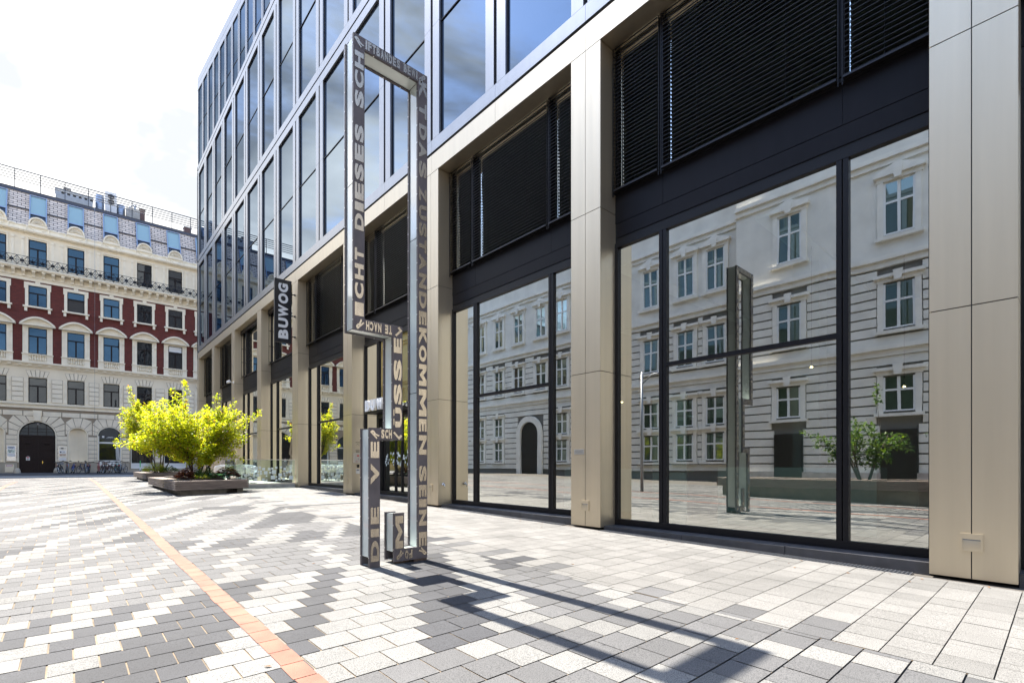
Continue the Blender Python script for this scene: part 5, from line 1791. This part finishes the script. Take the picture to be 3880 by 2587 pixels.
# roof railing
b = MB(); yq = 60.0
for z in (25.75, 25.97, 26.19, 26.41): b.tube([(RX0 + .9, yq, z), (HX1, yq, z)], .040, 5)
b.tube([(RX0 + .9, yq, 26.64), (HX1, yq, 26.64)], .045, 6)
x = RX0 + .9
while x < HX1: b.box(x - .03, x + .03, yq + .035, yq + .09, 24.9, 26.64); x += 1.6
b.build('roof_railing', mat('railing_paint', (.045, .06, .085), rough=.5), house)
# ---- things standing on the roof
o = empty('ventilation_housing', (-6.8, 61.5, 25.2), 'grey ventilation housing with a row of square openings on the roof', 'ventilation unit')
b = MB(); b.box(-8.15, -5.55, 61.2, 62.4, 25.2, 26.38); b.box(-8.2, -5.5, 61.15, 62.45, 26.381, 26.44); b.build('housing', ZINC, o)
b = MB()
for i in range(6): b.box(-7.75 + i * .40, -7.55 + i * .40, 61.17, 61.1995, 26.05, 26.24)
b.build('opening', GROOVE, o)
o = empty('air_conditioner', (-4.2, 61.4, 25.2), 'tall pale air conditioning unit with two round fans on the roof', 'air conditioner')
b = MB(); b.box(-4.65, -3.78, 61.3, 61.7, 25.4, 27.5); b.build('casing', WHITE, o)
for z in (26.55, 27.05):
    b = MB(); ring(b, -4.2, z, .22, .03, 20, 5, 61.28); b.prism([(-4.2 + .2 * cos(2 * pi * i / 16), z + .2 * sin(2 * pi * i / 16)) for i in range(16)], 'y', 61.29, 61.2995)
    for k in range(3): b.box(-4.4, -4.0, 61.275, 61.285, z - .1 + k * .1 - .006, z - .1 + k * .1 + .006)
    b.build('fan', SLATE_P, o)
for i, (x, lab) in enumerate(((-5.02, 'silver cylindrical tank just left of the air conditioner on the roof'), (-3.45, 'silver cylindrical tank just right of the air conditioner on the roof'))):
    o = empty('roof_tank', (x, 61.8, 25.2), lab, 'tank', 'tanks on the roof')
    b = MB(); b.lathe([(.34, 25.25), (.34, 27.0 - .35 * i), (.30, 27.06 - .35 * i), (0, 27.1 - .35 * i)], (x, 61.8, 0), 20); b.build('vessel', ZINC, o, True)
    b = MB()
    for z in (25.8, 26.5): b.lathe([(.345, z), (.355, z + .02), (.345, z + .04)], (x, 61.8, 0), 20)
    b.build('hoop', GREYM, o)
CHM = mat('chimney_brick', (.16, .10, .09), rough=.9, bump=.3, bscale=20)
for x, h, w, lab in ((-7.35, 26.85, .22, 'brick chimney rising behind the ventilation housing'), (-1.72, 26.9, .20, 'dark brick chimney right of the rooftop duct'), (2.15, 26.3, .30, 'brown brick chimney farthest right, against the glass building')):
    o = empty('chimney', (x, 62, 25.2), lab, 'chimney', 'chimneys on the old house')
    b = MB(); b.box(x - w, x + w, 61.9, 62.6, 25.2, h); b.build('stack', CHM, o)
    b = MB(); b.box(x - w - .06, x + w + .06, 61.84, 62.66, h + .001, h + .10); b.build('cap', CONC, o)
o = empty('roof_duct', (-2.4, 61.6, 25.2), 'low grey rooftop duct box with a short pipe and cowl', 'duct')
b = MB(); b.box(-3.05, -1.98, 61.3, 62.1, 25.2, 26.45); b.build('box_body', CONC, o)
b = MB(); b.tube([(-2.35, 61.7, 26.45), (-2.35, 61.7, 26.95)], .09, 10); b.lathe([(.16, 26.951), (.16, 26.99), (0, 27.06)], (-2.35, 61.7, 0), 12); b.tube([(-2.75, 61.6, 26.45), (-2.75, 61.5, 26.7), (-2.6, 61.5, 26.75)], .07, 8); b.build('pipe', ZINC, o)
for x in (-7.3, -2.0):
    o = empty('lightning_rod', (x, 62, 26), 'thin lightning rod ' + ('above the ventilation housing' if x < -5 else 'above the dark brick chimney'), 'lightning rod', 'lightning rods')
    b = MB(); b.tube([(x, 62, 26), (x, 62, 28.3)], [.018, .006], 5); b.build('rod', GREYM, o)

# ------------------------------------------------------------------ buildings across the square: seen only as reflections in the glass
STONEW = mat('grey_stone', (.76, .73, .66), rough=.9, bump=.25, bscale=20, var=.1, vscale=1)
STONEW2 = mat('grey_ornament', (.80, .77, .70), rough=.9, var=.08, vscale=2)
JOINTS = mat('stone_joint', (.17, .155, .14), rough=.95)
ROCK = mat('rock_faced_stone', (.42, .36, .33), rough=.95, bump=1, bscale=8, var=.2, vscale=4)
YELL = mat('yellow_render', (.60, .46, .19), rough=.9, bump=.2, bscale=15, var=.08, vscale=1)


def opposite(name, x, y0, y1, z1, m, ys, levels, label, grooves, rock=True, door=None, basement=()):
    e = empty(name, (x, (y0 + y1) / 2, .2), label, 'building')
    def Wq(b, a, c, d0, d1, za, zb): b.box(x - d1, x + d0, a, c, za, zb)
    b = MB(); b.box(x - 12, x, y0, y1, 0, z1); b.build('wall', JOINTS if grooves and m != YELL else m, e)
    if grooves and m != YELL:
        b = MB()
        z = 11.0
        b.box(x + .0003, x + .05, y0, y1, 11.0, z1 - .36); b.build('upper_wall', m, e)
    b = MB(); b.box(x - 3, x + .5, y0, y1, z1 + .001, z1 + .35); b.box(x + .0005, x + .25, y0, y1, z1 - .35, z1)
    for z in (6.9, 11.3, 16.2):
        if z < z1 - 1: b.box(x + .0005, x + .30, y0, y1, z, z + .22); b.box(x + .0005, x + .16, y0, y1, z - .3, z - .001)
    b.build('cornice', STONEW2 if m != YELL else m, e)
    hw = .62
    if grooves:
        b = MB(); z = .9
        while z < 11:
            obs = []
            for yy in ys:
                for za, zb in levels:
                    if door and abs(yy - door) < 2.3 and za < 6: continue
                    if z + .42 > za - .26 and z < zb + .49: obs.append((yy - hw - .28, yy + hw + .28))
                if not rock or (door is None and z < 3.05): pass
            if basement and z < 3.1: obs += [(q - .75, q + .75) for q in basement]
            if door and z < 5.7: obs.append((door - 1.65, door + 1.65))
            a = y0 + .02
            for s0, s1 in sorted(obs) + [(y1 - .02, 0)]:
                if s0 - a > .1 and not (6.5 < z < 7.1): b.box(x + .0005, x + .09, a, s0, z, z + .40)
                a = max(a, s1)
            z += .48
        b.build('rustication', m if not rock else STONEW, e)
        if rock:
            b = MB(); b.box(x + .091, x + .2, y0, y1, .0, .9); b.build('plinth', ROCK, e)
    surr = MB()
    for yy in ys:
        for z0, z1_ in levels:
            if door and abs(yy - door) < 2.3 and z0 < 6: continue
            f = MB()
            f.box(x + .052, x + .11, yy - hw, yy - hw + .09, z0, z1_); f.box(x + .052, x + .11, yy + hw - .09, yy + hw, z0, z1_); f.box(x + .052, x + .11, yy - .06, yy + .06, z0, z1_)
            zt = z0 + (z1_ - z0) * .62
            f.box(x + .053, x + .10, yy - hw + .09, yy - .0605, zt - .05, zt + .05); f.box(x + .053, x + .10, yy + .0605, yy + hw - .09, zt - .05, zt + .05)
            f.box(x + .053, x + .10, yy - hw + .09, yy - .0605, z0, z0 + .07); f.box(x + .053, x + .10, yy + .0605, yy + hw - .09, z0, z0 + .07)
            w_ = f.build('window', WHITE, e)
            q = MB(); q.quad((x + .06, yy - hw, z0), (x + .06, yy + hw, z0), (x + .06, yy + hw, z1_), (x + .06, yy - hw, z1_)); q.build('pane', PANE_G, w_)
            for s in (-1, 1):
                a, c = sorted((yy + s * hw, yy + s * (hw + .24))); surr.box(x + .0006, x + .14, a, c, z0 - .1, z1_ + .1)
            surr.box(x + .0006, x + .30, yy - hw - .40, yy + hw + .40, z1_ + .32, z1_ + .47); surr.box(x + .0006, x + .16, yy - hw - .28, yy + hw + .28, z1_ + .101, z1_ + .319)
            surr.box(x + .0006, x + .26, yy - hw - .34, yy + hw + .34, z0 - .25, z0 - .101)
            if z0 > 11: surr.prism([(yy - hw - .4, z1_ + .471), (yy + hw + .4, z1_ + .471), (yy, z1_ + .9)], 'x', x + .001, x + .28)
            surr.prism([(yy - .14, z1_ + .1), (yy + .14, z1_ + .1), (yy + .2, z1_ + .6), (yy - .2, z1_ + .6)], 'x', x + .302, x + .34)
    surr.build('window_surround', STONEW2 if m != YELL else m, e)
    if door:
        b = MB(); A = [(door - 1.1 * cos(pi * i / 16), 4.0 + 1.1 * sin(pi * i / 16)) for i in range(17)]; Bq = [(door - 1.6 * cos(pi * i / 16), 4.0 + 1.6 * sin(pi * i / 16)) for i in range(17)]
        for i in range(16): b.prism([A[i], A[i + 1], Bq[i + 1], Bq[i]], 'x', x + .092, x + .3)
        b.box(x + .092, x + .3, door - 1.6, door - 1.1, .2, 4); b.box(x + .092, x + .3, door + 1.1, door + 1.6, .2, 4); b.build('portal', STONEW2, e)
        b = MB(); b.prism([(door - 1.1, .2), (door + 1.1, .2)] + A[::-1], 'x', x + .05, x + .1); b.build('house_door', DOORW, e)
    return e


PANE_G = glass('window_glass_green', (0, 0, 0), .14, .8, (.9, 1, .95), under=(.05, .07, .045))
LV = [(3.9, 5.55), (7.9, 10.1), (12.5, 15.0)]
opposite('stone_house', -21.5, -12, 13.1, 19.0, STONEW, [-8.7, -3.98, .74, 5.46, 10.18], LV, 'grey stone house across the square, mirrored in the nearest shop window', True, True, None, (.74, 5.46, 10.18))
opposite('stone_house', -22.6, 13.101, 44.5, 19.6, STONEW, [14.9, 17.0, 19.7, 22.4, 25.1, 27.9, 30.7, 33.6, 36.4, 39.2, 42], [(1.6, 3.3)] + LV, 'grey stone house with an arched portal, mirrored behind the key sculpture', True, False, 32.0)
opposite('yellow_house', -22.0, 47, 62, 17.5, YELL, [49, 51.6, 54.2, 56.8, 59.4], [(2, 3.8)] + LV[:2], 'yellow corner house across the side street, mirrored above the entrance', True, False)
b = MB()
for z in (.9, .95): pass
for yy in (5.46, 10.18, .74):
    b.box(-21.404, -21.28, yy - .7, yy + .7, .2, 3.0)
tag(b.build('basement_shop_door', DOORW), 'dark ground floor doorways of the mirrored stone house', 'doors')
# long planter with a young tree on the far side of the square
P = [(-12.6, -4.0), (-10.4, -4.0), (-10.4, 9.0), (-12.6, 9.0)]
planter(P, .80, 'long slatted bench planter mirrored in the nearest shop window', .78)
tree((-11.5, 4.6, .76), [((-11.5, 4.6, 2.1), (.9, 1.4, .9), 3)], [((-11.5, 4.2, 3.9), 60), ((-11.4, 2.2, 2.4), 50), ((-11.5, 6.3, 2.5), 50)], 60, 40, .11, 77, 'young green tree mirrored in the nearest shop window', 5, LEAF_D, .6, 'trees mirrored in the glass')
o = empty('street_lamp', (-9.6, 11.9, g(12)), 'slim silver street lamp mirrored in the nearest shop window', 'street lamp')
b = MB(); b.tube([(-9.6, 11.9, g(12)), (-9.6, 11.9, 5.2)], [.07, .045], 10); b.build('pole', GREYM, o, True)
b = MB(); b.tube([(-9.6, 11.9, 4.7), (-9.6, 11.4, 5.05), (-9.6, 10.9, 5.08)], .03, 7); b.build('arm', GREYM, o, True)
b = MB(); b.lathe([(0, 5.12), (.22, 5.06), (.25, 5.02), (0, 5.0)], (-9.6, 10.75, 0), 14); b.build('lamp_head', GREYM, o, True)

bpy.context.view_layer.update()
